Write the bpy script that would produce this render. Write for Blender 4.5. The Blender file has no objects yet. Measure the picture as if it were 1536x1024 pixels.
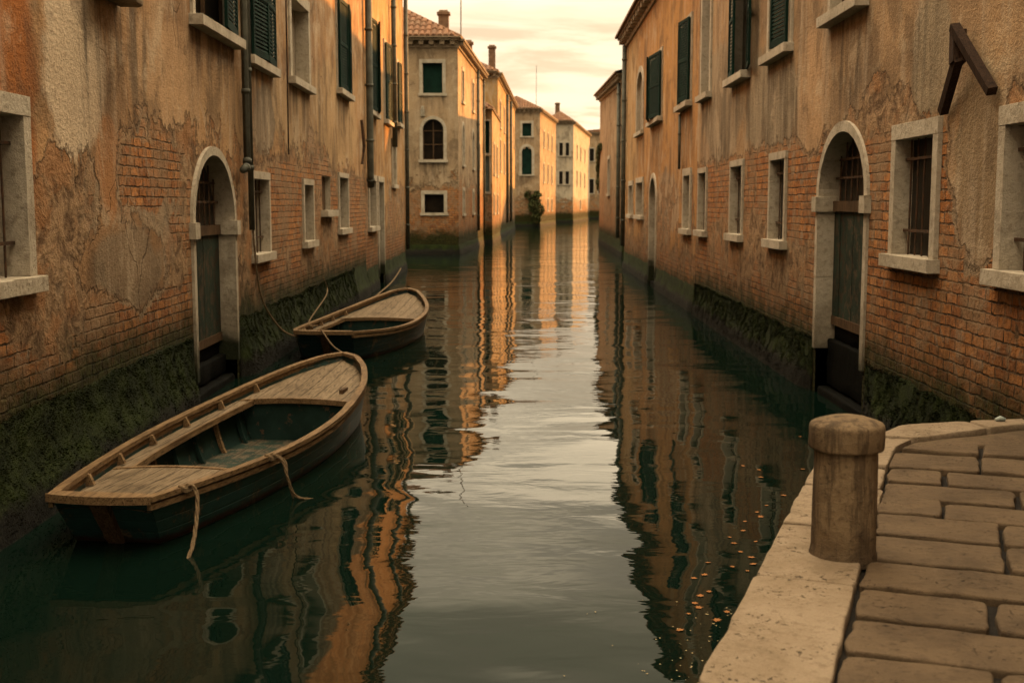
import bpy, math, random
import numpy as np
from mathutils import Vector
rad = math.radians
random.seed(7)
RNG = np.random.default_rng(11)
C = bpy.context.scene.collection
SC = bpy.context.scene

# ---------------------------------------------------------------- camera
cam_d = bpy.data.cameras.new('camera')
cam = bpy.data.objects.new('camera', cam_d); C.objects.link(cam)
cam.location = (0, 0, 2.6)
cam.rotation_euler = (rad(90) - math.atan(206 / 1800), 0, 0)
cam_d.sensor_width = 36; cam_d.lens = 1800 / 1536 * 36
cam_d.clip_start = .05; cam_d.clip_end = 3000
cam_d.dof.use_dof = True; cam_d.dof.focus_distance = 9.5; cam_d.dof.aperture_fstop = 3.2
SC.camera = cam
# ---------------------------------------------------------------- light
SUN_EL, SUN_AZ = 11.5, 44.0          # azimuth measured from +Y towards +X
W = bpy.data.worlds.new('World'); SC.world = W; W.use_nodes = True
SC.view_settings.view_transform = 'Standard'; SC.view_settings.look = 'None'
SC.view_settings.exposure = 1.02; SC.view_settings.gamma = 1
SC.render.engine = 'CYCLES'
SC.cycles.use_denoising = True; SC.cycles.use_adaptive_sampling = True; SC.cycles.adaptive_threshold = .02
SC.cycles.max_bounces = 8; SC.cycles.diffuse_bounces = 1; SC.cycles.glossy_bounces = 3
sd = bpy.data.lights.new('sun', 'SUN'); sun = bpy.data.objects.new('sun', sd); C.objects.link(sun)
sd.energy = 4.7; sd.angle = rad(.6); sd.color = (1, .43, .105)
sv = Vector((math.sin(rad(SUN_AZ)) * math.cos(rad(SUN_EL)), math.cos(rad(SUN_AZ)) * math.cos(rad(SUN_EL)), math.sin(rad(SUN_EL))))
sun.rotation_euler = sv.to_track_quat('Z', 'Y').to_euler(); sun.location = (30, 30, 30)


class NT:
    """tiny node-tree helper"""
    def __init__(s, nt): s.nt = nt; nt.nodes.clear()
    def n(s, typ, ins=None, **props):
        nd = s.nt.nodes.new(typ)
        for k, v in props.items(): setattr(nd, k, v)
        for k, v in (ins or {}).items(): s.set(nd.inputs[k], v)
        return nd
    def set(s, sock, v):
        if isinstance(v, bpy.types.NodeSocket): s.nt.links.new(v, sock)
        elif isinstance(v, bpy.types.Node): s.nt.links.new(v.outputs[0], sock)
        else:
            if isinstance(v, (tuple, list)) and len(v) == 3 and sock.type == 'RGBA': v = (*v, 1)
            sock.default_value = v
    def m(s, op, a, b=0., c=0., clamp=False):
        nd = s.n('ShaderNodeMath', {0: a, 1: b, 2: c}, operation=op); nd.use_clamp = clamp
        return nd.outputs[0]
    def mix(s, f, a, b, blend='MIX'):
        nd = s.n('ShaderNodeMix', None, data_type='RGBA', blend_type=blend)
        s.set(nd.inputs[0], f); s.set(nd.inputs[6], a); s.set(nd.inputs[7], b)
        return nd.outputs[2]
    def noise(s, vec, scale, detail=4, rough=.55, dist=0.):
        nd = s.n('ShaderNodeTexNoise', {'Scale': scale, 'Detail': detail, 'Roughness': rough, 'Distortion': dist})
        if vec is not None: s.set(nd.inputs['Vector'], vec)
        return nd.outputs[0]
    def sm(s, x, a, b):
        nd = s.n('ShaderNodeMapRange', {0: x, 1: a, 2: b, 3: 0., 4: 1.}, interpolation_type='SMOOTHSTEP')
        return nd.outputs[0]
    def scl(s, vec, v):
        return s.n('ShaderNodeVectorMath', {0: vec, 1: v}, operation='MULTIPLY').outputs[0]
    def add(s, vec, v):
        return s.n('ShaderNodeVectorMath', {0: vec, 1: v}, operation='ADD').outputs[0]


def build_world():
    t = NT(W.node_tree)
    sky = t.n('ShaderNodeTexSky', None, sky_type='NISHITA', sun_disc=False)
    sky.sun_elevation = rad(SUN_EL); sky.sun_rotation = rad(SUN_AZ)
    sky.dust_density = 4; sky.air_density = 1.2
    tc = t.n('ShaderNodeTexCoord'); v = tc.outputs['Generated']
    sep = t.n('ShaderNodeSeparateXYZ', {0: v}); z = sep.outputs[2]
    zz = t.m('MAXIMUM', z, .0)
    inv = t.m('DIVIDE', 1., t.m('ADD', zz, .11))
    flat = t.n('ShaderNodeCombineXYZ', {0: t.m('MULTIPLY', sep.outputs[0], t.m('MULTIPLY', inv, .6)), 1: t.m('MULTIPLY', sep.outputs[1], inv), 2: 0.})
    c1 = t.noise(t.add(t.scl(flat, (.8, 1.0, 1)), (3.1, 1.7, 0)), 1.7, 6, .56, .7)
    cloud = t.sm(c1, .43, .60)
    sd_ = t.n('ShaderNodeVectorMath', {0: v, 1: tuple(sv)}, operation='DOT_PRODUCT').outputs[1]
    glow = t.sm(sd_, .35, 1.0)
    low = t.sm(z, .34, .02); high = t.sm(z, .40, .85)
    warm = t.mix(low, (.44, .405, .262), (.78, .63, .45))
    grey = t.mix(low, (.36, .30, .21), (.46, .335, .215))
    ccol = t.mix(cloud, warm, grey)
    ccol = t.mix(t.m('MULTIPLY', glow, .5), ccol, (.74, .56, .36))
    ccol = t.mix(high, ccol, t.mix(cloud, (3.5, 2.88, 1.95), (2.5, 2.05, 1.42)))
    band = t.m('MULTIPLY', t.sm(z, .15, .19), t.sm(z, .36, .22))
    ccol = t.mix(t.m('MULTIPLY', band, .75), ccol, t.mix(cloud, (1.75, 1.40, .94), (.72, .60, .42)))
    east = t.m('ADD', .62, t.m('MULTIPLY', t.sm(sep.outputs[1], -.85, .25), .38))
    ccol = t.mix(1., ccol, t.n('ShaderNodeCombineXYZ', {0: east, 1: east, 2: east}), 'MULTIPLY')
    b1 = t.n('ShaderNodeBackground', {0: sky.outputs[0], 1: .05})
    b2 = t.n('ShaderNodeBackground', {0: ccol, 1: 1.0})
    mx = t.n('ShaderNodeMixShader', {0: .9, 1: b1.outputs[0], 2: b2.outputs[0]})
    o = t.n('ShaderNodeOutputWorld'); t.set(o.inputs[0], mx)


build_world()


# ---------------------------------------------------------------- numpy noise
def _h(ix, iy, iz, seed):
    n = (ix * 374761393 + iy * 668265263 + iz * 2147483647 + seed * 1274126177) & 0xffffffff
    n = ((n ^ (n >> 13)) * 1274126177) & 0xffffffff
    n = ((n ^ (n >> 16)) * 2246822519) & 0xffffffff
    return ((n ^ (n >> 15)) & 0xffff) / 65535.0


def vnoise(p, seed=0):
    p = np.asarray(p, float); i = np.floor(p).astype(np.int64); f = p - i; f = f * f * (3 - 2 * f)
    r = 0
    for dx in (0, 1):
        for dy in (0, 1):
            for dz in (0, 1):
                w = (f[:, 0] if dx else 1 - f[:, 0]) * (f[:, 1] if dy else 1 - f[:, 1]) * (f[:, 2] if dz else 1 - f[:, 2])
                r = r + w * _h(i[:, 0] + dx, i[:, 1] + dy, i[:, 2] + dz, seed)
    return r


def fbm(p, scale=1., oct=4, seed=0):
    p = np.asarray(p, float) * scale; r = 0; a = .5; t = 0
    for k in range(oct):
        r = r + a * vnoise(p + 17.3 * k, seed + k); t += a; a *= .5; p = p * 2.03
    return r / t


# ---------------------------------------------------------------- objects
def mesh_obj(name, verts, faces, mat, parent=None, smooth=False):
    me = bpy.data.meshes.new(name)
    V = np.asarray(verts, float)
    o = bpy.data.objects.new(name, me)
    if parent is not None:
        b = parent
        off = Vector((0, 0, 0))
        while b is not None: off += b.location; b = b.parent
        V = V - np.array(off)
    if isinstance(faces, np.ndarray):
        nf, k = faces.shape
        me.vertices.add(len(V)); me.vertices.foreach_set('co', V.astype(np.float32).ravel())
        me.loops.add(nf * k); me.loops.foreach_set('vertex_index', faces.astype(np.int32).ravel())
        me.polygons.add(nf); me.polygons.foreach_set('loop_start', np.arange(0, nf * k, k, dtype=np.int32))
        me.polygons.foreach_set('loop_total', np.full(nf, k, np.int32))
        me.update(calc_edges=True); me.validate()
    else:
        me.from_pydata([tuple(v) for v in V], [], [tuple(f) for f in faces])
    if smooth: me.polygons.foreach_set('use_smooth', np.ones(len(me.polygons), bool))
    me.materials.append(mat)
    C.objects.link(o)
    if parent is not None: o.parent = parent
    return o


def root(name, label, cat, loc, group=None):
    o = bpy.data.objects.new(name, None); C.objects.link(o); o.location = loc
    o.empty_display_size = .3
    return tag(o, label, cat, group)


def tag(o, label, cat, group=None):
    o['label'] = label; o['category'] = cat
    if group: o['group'] = group
    return o


class MB:
    """collects shapes for ONE mesh"""
    def __init__(s): s.v = []; s.f = []; s.n = 0
    def add(s, v, f):
        v = np.asarray(v, float)
        s.v.append(v); s.f += [tuple(i + s.n for i in q) for q in f]; s.n += len(v)
    def build(s, name, mat, parent=None, smooth=False):
        return mesh_obj(name, np.concatenate(s.v), s.f, mat, parent, smooth)
    def hexa(s, p):          # 8 points: bottom ring 0-3, top ring 4-7
        s.add(p, [(3, 2, 1, 0), (4, 5, 6, 7), (0, 1, 5, 4), (1, 2, 6, 5), (2, 3, 7, 6), (3, 0, 4, 7)])
    def box(s, x0, x1, y0, y1, z0, z1):
        s.hexa([(x0, y0, z0), (x1, y0, z0), (x1, y1, z0), (x0, y1, z0), (x0, y0, z1), (x1, y0, z1), (x1, y1, z1), (x0, y1, z1)])
    def tube(s, pts, r, k=8, cap=True, rr=None):
        P = [Vector(p) for p in pts]; rings = []; up = Vector((0, 0, 1))
        n = len(P)
        for i, p in enumerate(P):
            d = (P[min(i + 1, n - 1)] - P[max(i - 1, 0)]).normalized()
            a = d.cross(up)
            if a.length < .05: a = d.cross(Vector((0, 1, 0)))
            a.normalize(); b = a.cross(d)
            q = r if rr is None else rr[i]
            rings.append([p + (a * math.cos(2 * math.pi * j / k) + b * math.sin(2 * math.pi * j / k)) * q for j in range(k)])
        f = []
        for i in range(n - 1):
            for j in range(k):
                f.append((i * k + j, i * k + (j + 1) % k, (i + 1) * k + (j + 1) % k, (i + 1) * k + j))
        if cap: f.append(tuple(range(k - 1, -1, -1))); f.append(tuple((n - 1) * k + j for j in range(k)))
        s.add([tuple(v) for r_ in rings for v in r_], f)
    def beam(s, a, b, w, h, up=(0, 0, 1)):
        a, b, up = Vector(a), Vector(b), Vector(up); d = (b - a).normalized()
        x = d.cross(up).normalized(); y = x.cross(d)
        p = []
        for q in (a, b):
            p += [q - x * w / 2 - y * h / 2, q + x * w / 2 - y * h / 2, q + x * w / 2 + y * h / 2, q - x * w / 2 + y * h / 2]
        s.hexa([tuple(v) for v in p])


def rblock(size, r=.02, seg=.12, amp=.006, seed=0, nscale=6., chip=0.):
    """rounded, slightly worn stone block, origin at its min corner"""
    ax = []
    for L in size:
        rr = min(r, L * .3)
        k = max(1, int(round((L - 2 * rr) / seg)))
        ax.append(np.unique(np.round(np.concatenate([[0, rr * .35], np.linspace(rr, L - rr, k + 1), [L - rr * .35, L]]), 5)))
    idx = {}; V = []; F = []
    def vid(i, j, k):
        if (i, j, k) not in idx: idx[(i, j, k)] = len(V); V.append((ax[0][i], ax[1][j], ax[2][k]))
        return idx[(i, j, k)]
    n = [len(a) - 1 for a in ax]
    for i in range(n[0]):
        for j in range(n[1]):
            F.append((vid(i, j, 0), vid(i, j + 1, 0), vid(i + 1, j + 1, 0), vid(i + 1, j, 0)))
            F.append((vid(i, j, n[2]), vid(i + 1, j, n[2]), vid(i + 1, j + 1, n[2]), vid(i, j + 1, n[2])))
    for i in range(n[0]):
        for k in range(n[2]):
            F.append((vid(i, 0, k), vid(i + 1, 0, k), vid(i + 1, 0, k + 1), vid(i, 0, k + 1)))
            F.append((vid(i, n[1], k), vid(i, n[1], k + 1), vid(i + 1, n[1], k + 1), vid(i + 1, n[1], k)))
    for j in range(n[1]):
        for k in range(n[2]):
            F.append((vid(0, j, k), vid(0, j, k + 1), vid(0, j + 1, k + 1), vid(0, j + 1, k)))
            F.append((vid(n[0], j, k), vid(n[0], j + 1, k), vid(n[0], j + 1, k + 1), vid(n[0], j, k + 1)))
    V = np.array(V); S = np.array(size); rv = np.minimum(r, S * .3)
    q = np.clip(V, rv, S - rv); d = V - q; l = np.linalg.norm(d / rv, axis=1)
    d = np.where(l[:, None] > 1e-6, d / np.maximum(l, 1e-6)[:, None], 0)
    V = q + d
    nn = d / np.maximum(np.linalg.norm(d, axis=1), 1e-6)[:, None]
    a = amp * (fbm(V, nscale, 3, seed) - .5) * 2
    if chip:
        e = (np.abs(nn) > .25).sum(1) >= 2
        a = a - e * chip * np.maximum(0, fbm(V, 9., 2, seed + 5) - .52) * 4
    return V + nn * a[:, None], F


# ---------------------------------------------------------------- materials
MATS = {}


def new_mat(name):
    m = bpy.data.materials.new(name); m.use_nodes = True
    return m, NT(m.node_tree)


def finish(m, t, col, rough, height=None, dist=.01, spec=.3, metal=0.):
    p = t.n('ShaderNodeBsdfPrincipled')
    t.set(p.inputs['Base Color'], col); t.set(p.inputs['Roughness'], rough); t.set(p.inputs['Metallic'], metal)
    p.inputs['Specular IOR Level'].default_value = spec
    if height is not None:
        b = t.n('ShaderNodeBump', {'Height': height, 'Distance': dist, 'Strength': 1.}); t.set(p.inputs['Normal'], b)
    o = t.n('ShaderNodeOutputMaterial'); t.set(o.inputs[0], p)
    return m


def objco(t): return t.n('ShaderNodeTexCoord').outputs['Object']


def wall_mat(name, pa, pb, pc, seed, mossz=.75, brick=((.58, .245, .080), (.34, .122, .042)), damp_shade_z=.95, bscale=1.):
    """lime plaster in several coats peeling from brickwork; uv = metres along the wall and metres up"""
    m, t = new_mat(name)
    uv0 = t.n('ShaderNodeUVMap', None, uv_map='wallco').outputs[0]
    sp = t.n('ShaderNodeSeparateXYZ', {0: uv0}); zc = sp.outputs[1]
    uv = t.add(uv0, (seed * 13.7, seed * 5.1, seed))
    at = t.n('ShaderNodeAttribute', None, attribute_name='mask'); ms = t.n('ShaderNodeSeparateColor', {0: at.outputs['Color']})
    pt = t.n('ShaderNodeAttribute', None, attribute_name='paint')
    n_big = t.noise(uv, .5, 3, .6, .3); n_mid = t.noise(uv, 1.7, 5, .64, .4); n_fine = t.noise(uv, 10., 4, .62); n_gr = t.noise(uv, 75., 1, .6)
    # plaster
    col = t.mix(t.sm(n_big, .38, .62), pa, pb)
    col = t.mix(t.m('MULTIPLY', t.sm(n_mid, .50, .68), .75), col, pc)
    pw = t.sm(t.m('ADD', pt.outputs['Alpha'], t.m('MULTIPLY', t.m('SUBTRACT', n_mid, .5), .75)), .36, .58)
    pcol = t.mix(t.m('MULTIPLY', t.sm(n_big, .45, .65), .35), pt.outputs['Color'], pb)
    col = t.mix(t.m('MULTIPLY', pw, .92), col, pcol)
    st = t.noise(t.scl(uv, (2.6, .16, 1)), 1.3, 4, .6, .15)
    streak = t.m('MULTIPLY', t.sm(st, .50, .70), .55)
    st2 = t.noise(t.scl(uv, (3.6, .3, 1)), 1.2, 4, .62, .5)
    drip = t.m('MULTIPLY', ms.outputs[2], t.sm(st2, .36, .64), clamp=True)
    col = t.mix(streak, col, t.mix(.5, col, (.13, .085, .05)))
    col = t.mix(t.m('MULTIPLY', drip, .85), col, (.05, .043, .034))
    pale = t.sm(t.noise(t.scl(uv, (2.6, .3, 1)), 1.1, 3, .6), .52, .70)
    col = t.mix(t.m('MULTIPLY', pale, .4), col, (.52, .41, .29))
    col = t.mix(t.m('MULTIPLY', t.sm(n_fine, .52, .72), .38), col, (.15, .085, .045))
    n_st = t.noise(t.scl(uv, (1., .7, 1)), 1.05, 5, .68, .5)
    col = t.mix(t.m('MULTIPLY', t.sm(n_st, .50, .63), .72), col, t.mix(.68, col, (.09, .058, .034)))
    col = t.mix(t.m('MULTIPLY', t.sm(n_st, .46, .34), .5), col, (.56, .43, .29))
    # rough undercoat
    n_r = t.noise(uv, 4.6, 6, .70, .6)
    rc = t.mix(t.sm(n_r, .36, .60), (.13, .075, .04), (.37, .235, .13))
    rc = t.mix(t.m('MULTIPLY', t.sm(n_mid, .48, .62), .6), rc, (.36, .16, .06))
    rc = t.mix(t.m('MULTIPLY', t.sm(n_big, .5, .66), .5), rc, (.36, .29, .20))
    n_st0 = t.noise(uv, .95, 5, .66, .5); n_g0 = t.noise(uv, 3.3, 3, .6)
    # brick
    wob = t.n('ShaderNodeTexNoise', {'Vector': uv, 'Scale': 3.2, 'Detail': 3.})
    bv = t.add(uv, t.scl(t.add(wob.outputs[1], (-.5, -.5, -.5)), (.07, .03, 0)))
    wob2 = t.n('ShaderNodeTexNoise', {'Vector': uv, 'Scale': 17., 'Detail': 3.})
    bv = t.add(bv, t.scl(t.add(wob2.outputs[1], (-.5, -.5, -.5)), (.045, .032, 0)))
    bk = t.n('ShaderNodeTexBrick', {'Vector': bv, 'Color1': (*brick[0], 1), 'Color2': (*brick[1], 1), 'Mortar': (.085, .055, .034, 1), 'Scale': 1., 'Mortar Size': .013,
                                    'Mortar Smooth': .6, 'Bias': -.1, 'Brick Width': .285 * bscale, 'Row Height': .108 * bscale})
    mor = t.mix(t.sm(n_fine, .40, .60), (.05, .032, .02), (.22, .135, .075))  # dark end of the mortar colour paints the shade inside recessed joints
    bcol = t.mix(bk.outputs[1], bk.outputs[0], mor)
    bcol = t.mix(t.m('MULTIPLY', t.sm(n_fine, .40, .66), .6), bcol, (.14, .062, .03))
    bcol = t.mix(t.m('MULTIPLY', t.sm(n_mid, .48, .62), .6), bcol, (.32, .20, .115))
    bcol = t.mix(t.m('MULTIPLY', t.sm(n_r, .52, .66), .75), bcol, (.31, .235, .16))
    bcol = t.mix(t.m('MULTIPLY', t.sm(n_r, .44, .34), .55), bcol, (.10, .055, .03))
    bcol = t.mix(t.m('MULTIPLY', t.sm(n_st0, .50, .60), .72), bcol, t.mix(n_r, (.20, .12, .065), (.36, .24, .14)))
    bcol = t.mix(t.m('MULTIPLY', t.sm(n_st0, .45, .33), .5), bcol, t.mix(.55, bcol, (.05, .03, .018)))
    joint = t.m('MULTIPLY', bk.outputs[1], t.sm(n_g0, .30, .55))
    # layer masks
    k = t.m('ADD', ms.outputs[0], t.m('MULTIPLY', t.m('SUBTRACT', n_mid, .5), .85))
    k = t.m('ADD', k, t.m('ADD', t.m('MULTIPLY', t.m('SUBTRACT', n_fine, .5), .24), t.m('MULTIPLY', t.m('SUBTRACT', n_big, .5), .55)))
    gone = t.sm(k, .485, .515)
    deep = t.sm(t.m('SUBTRACT', k, t.m('MULTIPLY', ms.outputs[1], .6)), .56, .64)
    base = t.mix(gone, col, rc)
    base = t.mix(deep, base, bcol)
    edge = t.m('MULTIPLY', t.sm(k, .455, .49), t.m('SUBTRACT', 1., t.sm(k, .50, .535)))
    base = t.mix(t.m('MULTIPLY', edge, .6), base, (.06, .035, .02))  # shadow line along the broken plaster edge, painted into the colour
    # hair cracks
    cw = t.n('ShaderNodeTexNoise', {'Vector': uv, 'Scale': 2.4, 'Detail': 4.})
    vo = t.n('ShaderNodeTexVoronoi', {'Vector': t.add(uv, t.scl(t.add(cw.outputs[1], (-.5, -.5, -.5)), (.7, .7, 0))), 'Scale': .55}, feature='DISTANCE_TO_EDGE')
    crack = t.m('MULTIPLY', t.m('SUBTRACT', 1., t.sm(vo.outputs[0], .001, .007)), t.sm(n_big, .52, .60))
    crack = t.m('MULTIPLY', crack, t.m('SUBTRACT', 1., gone))
    base = t.mix(t.m('MULTIPLY', crack, .6), base, (.05, .03, .02))
    n_g2 = t.noise(uv, 24., 3, .7)
    grain = t.m('ADD', t.m('ADD', .34, t.m('MULTIPLY', n_gr, .5)), t.m('MULTIPLY', n_g2, .82))
    base = t.mix(1., base, t.n('ShaderNodeCombineXYZ', {0: grain, 1: grain, 2: grain}), 'MULTIPLY')
    # damp and algae from the water, with shade low on the wall painted in
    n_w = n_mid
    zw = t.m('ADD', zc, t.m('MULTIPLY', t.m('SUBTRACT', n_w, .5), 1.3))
    damp_shade = t.sm(zw, damp_shade_z + 1.35, damp_shade_z - .25)
    base = t.mix(t.m('MULTIPLY', damp_shade, .66), base, t.mix(.72, base, (.05, .03, .016)))
    zm = t.m('ADD', zc, t.m('MULTIPLY', t.m('SUBTRACT', t.noise(uv, 2.3, 4, .7), .5), .9))
    moss = t.m('MULTIPLY', t.sm(zm, mossz + .50, mossz - .12), .94)
    mcol = t.mix(t.sm(n_fine, .35, .65), (.006, .010, .0016), (.028, .034, .006))
    base = t.mix(moss, base, mcol)
    # relief
    h = t.m('MULTIPLY', t.m('SUBTRACT', 1., gone), .034)
    h = t.m('ADD', h, t.m('MULTIPLY', n_fine, t.m('ADD', .004, t.m('MULTIPLY', gone, .010))))
    h = t.m('ADD', h, t.m('MULTIPLY', t.m('MULTIPLY', n_r, gone), .045))
    h = t.m('SUBTRACT', h, t.m('MULTIPLY', t.m('MULTIPLY', joint, deep), .034))
    h = t.m('SUBTRACT', h, t.m('MULTIPLY', crack, .010))
    h = t.m('ADD', h, t.m('ADD', t.m('MULTIPLY', n_gr, .005), t.m('MULTIPLY', n_g2, .014)))
    h = t.m('ADD', h, t.m('MULTIPLY', n_mid, .022))
    return finish(m, t, base, .92, h, 1., .15)


def stone_mat(name, a, b, dirt, pit=.5, scale=1., green=False, rough=.85, streak=False, grain=.5):
    m, t = new_mat(name); v = objco(t)
    geo = t.n('ShaderNodeNewGeometry').outputs['Position']
    n1 = t.noise(v, 1.7 * scale, 6, .62, .3); n2 = t.noise(v, 14 * scale, 6, .65); n3 = t.noise(v, 95 * scale, 3, .6)
    col = t.mix(t.sm(n1, .35, .65), a, b)
    pits = t.sm(t.noise(t.scl(v, (1, 1, 2.2)), 30 * scale ** .5, 3, .6, .15), .62 - .06 * max(0, pit - .5), .68 - .06 * max(0, pit - .5))
    pits = t.m('MULTIPLY', pits, t.sm(t.noise(v, 4.5, 4, .65), .44, .60))
    col = t.mix(t.m('MULTIPLY', t.sm(n2, .50, .70), .55), col, dirt)
    col = t.mix(t.m('MULTIPLY', t.sm(t.noise(v, 2.6, 5, .68), .50, .68), .45), col, dirt)
    col = t.mix(t.m('MULTIPLY', pits, pit), col, tuple(c * .35 for c in dirt))
    if streak:
        sk = t.noise(t.scl(v, (1, 1, .12)), 16., 4, .65)
        col = t.mix(t.m('MULTIPLY', t.sm(sk, .46, .62), .65), col, dirt)
        zl = t.n('ShaderNodeSeparateXYZ', {0: v}).outputs[2]
        col = t.mix(t.m('MULTIPLY', t.sm(t.m('ADD', zl, t.m('MULTIPLY', n1, .3)), .32, .12), .5), col, dirt)
    g = t.m('ADD', 1. - grain / 2, t.m('MULTIPLY', n3, grain))
    col = t.mix(1., col, t.n('ShaderNodeCombineXYZ', {0: g, 1: g, 2: g}), 'MULTIPLY')
    if green:
        z = t.n('ShaderNodeSeparateXYZ', {0: geo}).outputs[2]
        zm = t.m('ADD', z, t.m('MULTIPLY', t.m('SUBTRACT', n1, .5), .9))
        col = t.mix(t.m('MULTIPLY', t.sm(zm, 1.5, .8), .6), col, t.mix(.7, col, (.05, .04, .02)))
        col = t.mix(t.sm(zm, .86, .5), col, (.016, .020, .007))
    h = t.m('ADD', t.m('MULTIPLY', n2, .020 / scale), t.m('MULTIPLY', n3, .006 / scale))
    h = t.m('SUBTRACT', h, t.m('MULTIPLY', pits, .010))
    return finish(m, t, col, rough, h, 1., .25)


def wood_mat(name, a, b, dark, axis=1, rough=.7, plank=0., paint=None, pamt=.5):
    """weathered timber; grain along local axis, optional plank seams and flaking paint"""
    m, t = new_mat(name); v = objco(t)
    s = [16., 16., 16.]; s[axis] = .9
    g = t.noise(t.scl(v, tuple(s)), 1.6, 5, .7, .5); g2 = t.noise(t.scl(v, tuple(q * 3 for q in s)), 1.6, 3, .6)
    n1 = t.noise(v, 2.2, 5, .6)
    col = t.mix(t.sm(g, .30, .68), a, b)
    col = t.mix(t.m('MULTIPLY', t.sm(g2, .50, .62), .75), col, dark)
    col = t.mix(t.m('MULTIPLY', t.sm(n1, .5, .72), .5), col, dark)
    h = t.m('ADD', t.m('MULTIPLY', g, .004), t.m('MULTIPLY', g2, .003))
    if plank:
        sx = t.n('ShaderNodeSeparateXYZ', {0: v}).outputs[0]
        fr = t.m('FRACT', t.m('DIVIDE', t.m('ADD', sx, 10.03), plank))
        ln = t.m('SUBTRACT', 1., t.sm(t.m('MINIMUM', fr, t.m('SUBTRACT', 1., fr)), .02, .055))
        cell = t.n('ShaderNodeTexWhiteNoise', {'W': t.m('FLOOR', t.m('DIVIDE', t.m('ADD', sx, 10.03), plank))}, noise_dimensions='1D').outputs[0]
        col = t.mix(t.m('MULTIPLY', cell, .35), col, t.mix(.5, col, dark))
        col = t.mix(t.m('MULTIPLY', ln, .6), col, (.02, .014, .009))
        h = t.m('SUBTRACT', h, t.m('MULTIPLY', ln, .006))
    if paint is not None:
        fl = t.sm(t.m('ADD', t.noise(v, 6., 7, .68), t.m('MULTIPLY', g, .25)), pamt + .1, pamt + .16)
        p2 = t.mix(t.sm(n1, .35, .65), paint, tuple(c * .6 for c in paint))
        col = t.mix(t.m('SUBTRACT', 1., fl), col, p2)
        h = t.m('ADD', h, t.m('MULTIPLY', t.m('SUBTRACT', 1., fl), .0015))
    return finish(m, t, col, rough, h, 1., .12)


def flat_mat(name, a, b, scale=4., rough=.6, metal=0., bump=.002, spec=.3):
    m, t = new_mat(name); v = objco(t)
    n = t.noise(v, scale, 6, .62); n2 = t.noise(v, scale * 9, 4, .6)
    col = t.mix(t.sm(n, .36, .64), a, b)
    return finish(m, t, col, rough, t.m('ADD', t.m('MULTIPLY', n, bump), t.m('MULTIPLY', n2, bump * .5)), 1., spec, metal)


def tile_mat():
    m, t = new_mat('roof_tile'); v = objco(t)
    n = t.noise(v, 1.2, 4, .6); n2 = t.noise(v, 9, 5, .65)
    rn = t.n('ShaderNodeNewGeometry').outputs['Random Per Island']
    col = t.mix(rn, (.13, .058, .028), (.22, .10, .048))
    col = t.mix(t.m('MULTIPLY', t.sm(n, .42, .64), .5), col, (.17, .105, .06))
    col = t.mix(t.m('MULTIPLY', t.sm(n2, .5, .68), .6), col, (.06, .038, .022))
    return finish(m, t, col, .85, t.m('MULTIPLY', n2, .012), 1., .2)


def water_mat():
    m, t = new_mat('canal_water'); v = objco(t)
    yy = t.n('ShaderNodeSeparateXYZ', {0: v}).outputs[1]
    a = t.noise(t.scl(v, (.6, 1., 1.)), .62, 2, .45, .4)
    b = t.noise(t.scl(v, (.55, 1.25, 1.)), 2.4, 3, .5, .4)
    c = t.noise(t.scl(v, (.5, 1.5, 1.)), 8.5, 2, .5, .2)
    patch = t.sm(t.noise(v, .16, 3, .5), .38, .66)
    h = t.m('MULTIPLY', a, .035)
    far = t.m('ADD', t.m('MULTIPLY', t.sm(yy, 9., 34.), .85), .15)
    h = t.m('ADD', h, t.m('MULTIPLY', b, t.m('ADD', .0026, t.m('MULTIPLY', t.m('MULTIPLY', patch, far), .0100))))
    h = t.m('ADD', h, t.m('MULTIPLY', c, t.m('MULTIPLY', t.m('MULTIPLY', patch, far), .0011)))
    p = t.n('ShaderNodeBsdfPrincipled')
    n = t.noise(v, .5, 3, .5)
    t.set(p.inputs['Base Color'], t.mix(n, (.0022, .0075, .005), (.003, .0095, .006)))
    p.inputs['Roughness'].default_value = .018
    p.inputs['Specular Tint'].default_value = (.93, 1., .72, 1)
    p.inputs['IOR'].default_value = 1.21
    bp = t.n('ShaderNodeBump', {'Height': h, 'Distance': 1., 'Strength': 1.}); t.set(p.inputs['Normal'], bp)
    o = t.n('ShaderNodeOutputMaterial'); t.set(o.inputs[0], p)
    return m


def moss_mat():
    m, t = new_mat('moss'); v = objco(t)
    z = t.n('ShaderNodeSeparateXYZ', {0: t.n('ShaderNodeNewGeometry').outputs['Position']}).outputs[2]
    n = t.noise(v, 3.1, 6, .65); n2 = t.noise(v, 40, 4, .65)
    col = t.mix(t.sm(n, .36, .66), (.0045, .0095, .0012), (.019, .030, .0038))
    col = t.mix(t.m('MULTIPLY', t.sm(n2, .45, .65), .5), col, (.034, .042, .008))
    zz = t.m('ADD', z, t.m('MULTIPLY', t.m('SUBTRACT', n, .5), .35))
    col = t.mix(t.sm(zz, .36, .2), col, t.mix(t.sm(n2, .4, .62), (.004, .004, .003), (.020, .018, .012)))
    return finish(m, t, col, .9, t.m('ADD', t.m('MULTIPLY', n2, .02), t.m('MULTIPLY', n, .03)), 1., .2)


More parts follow.
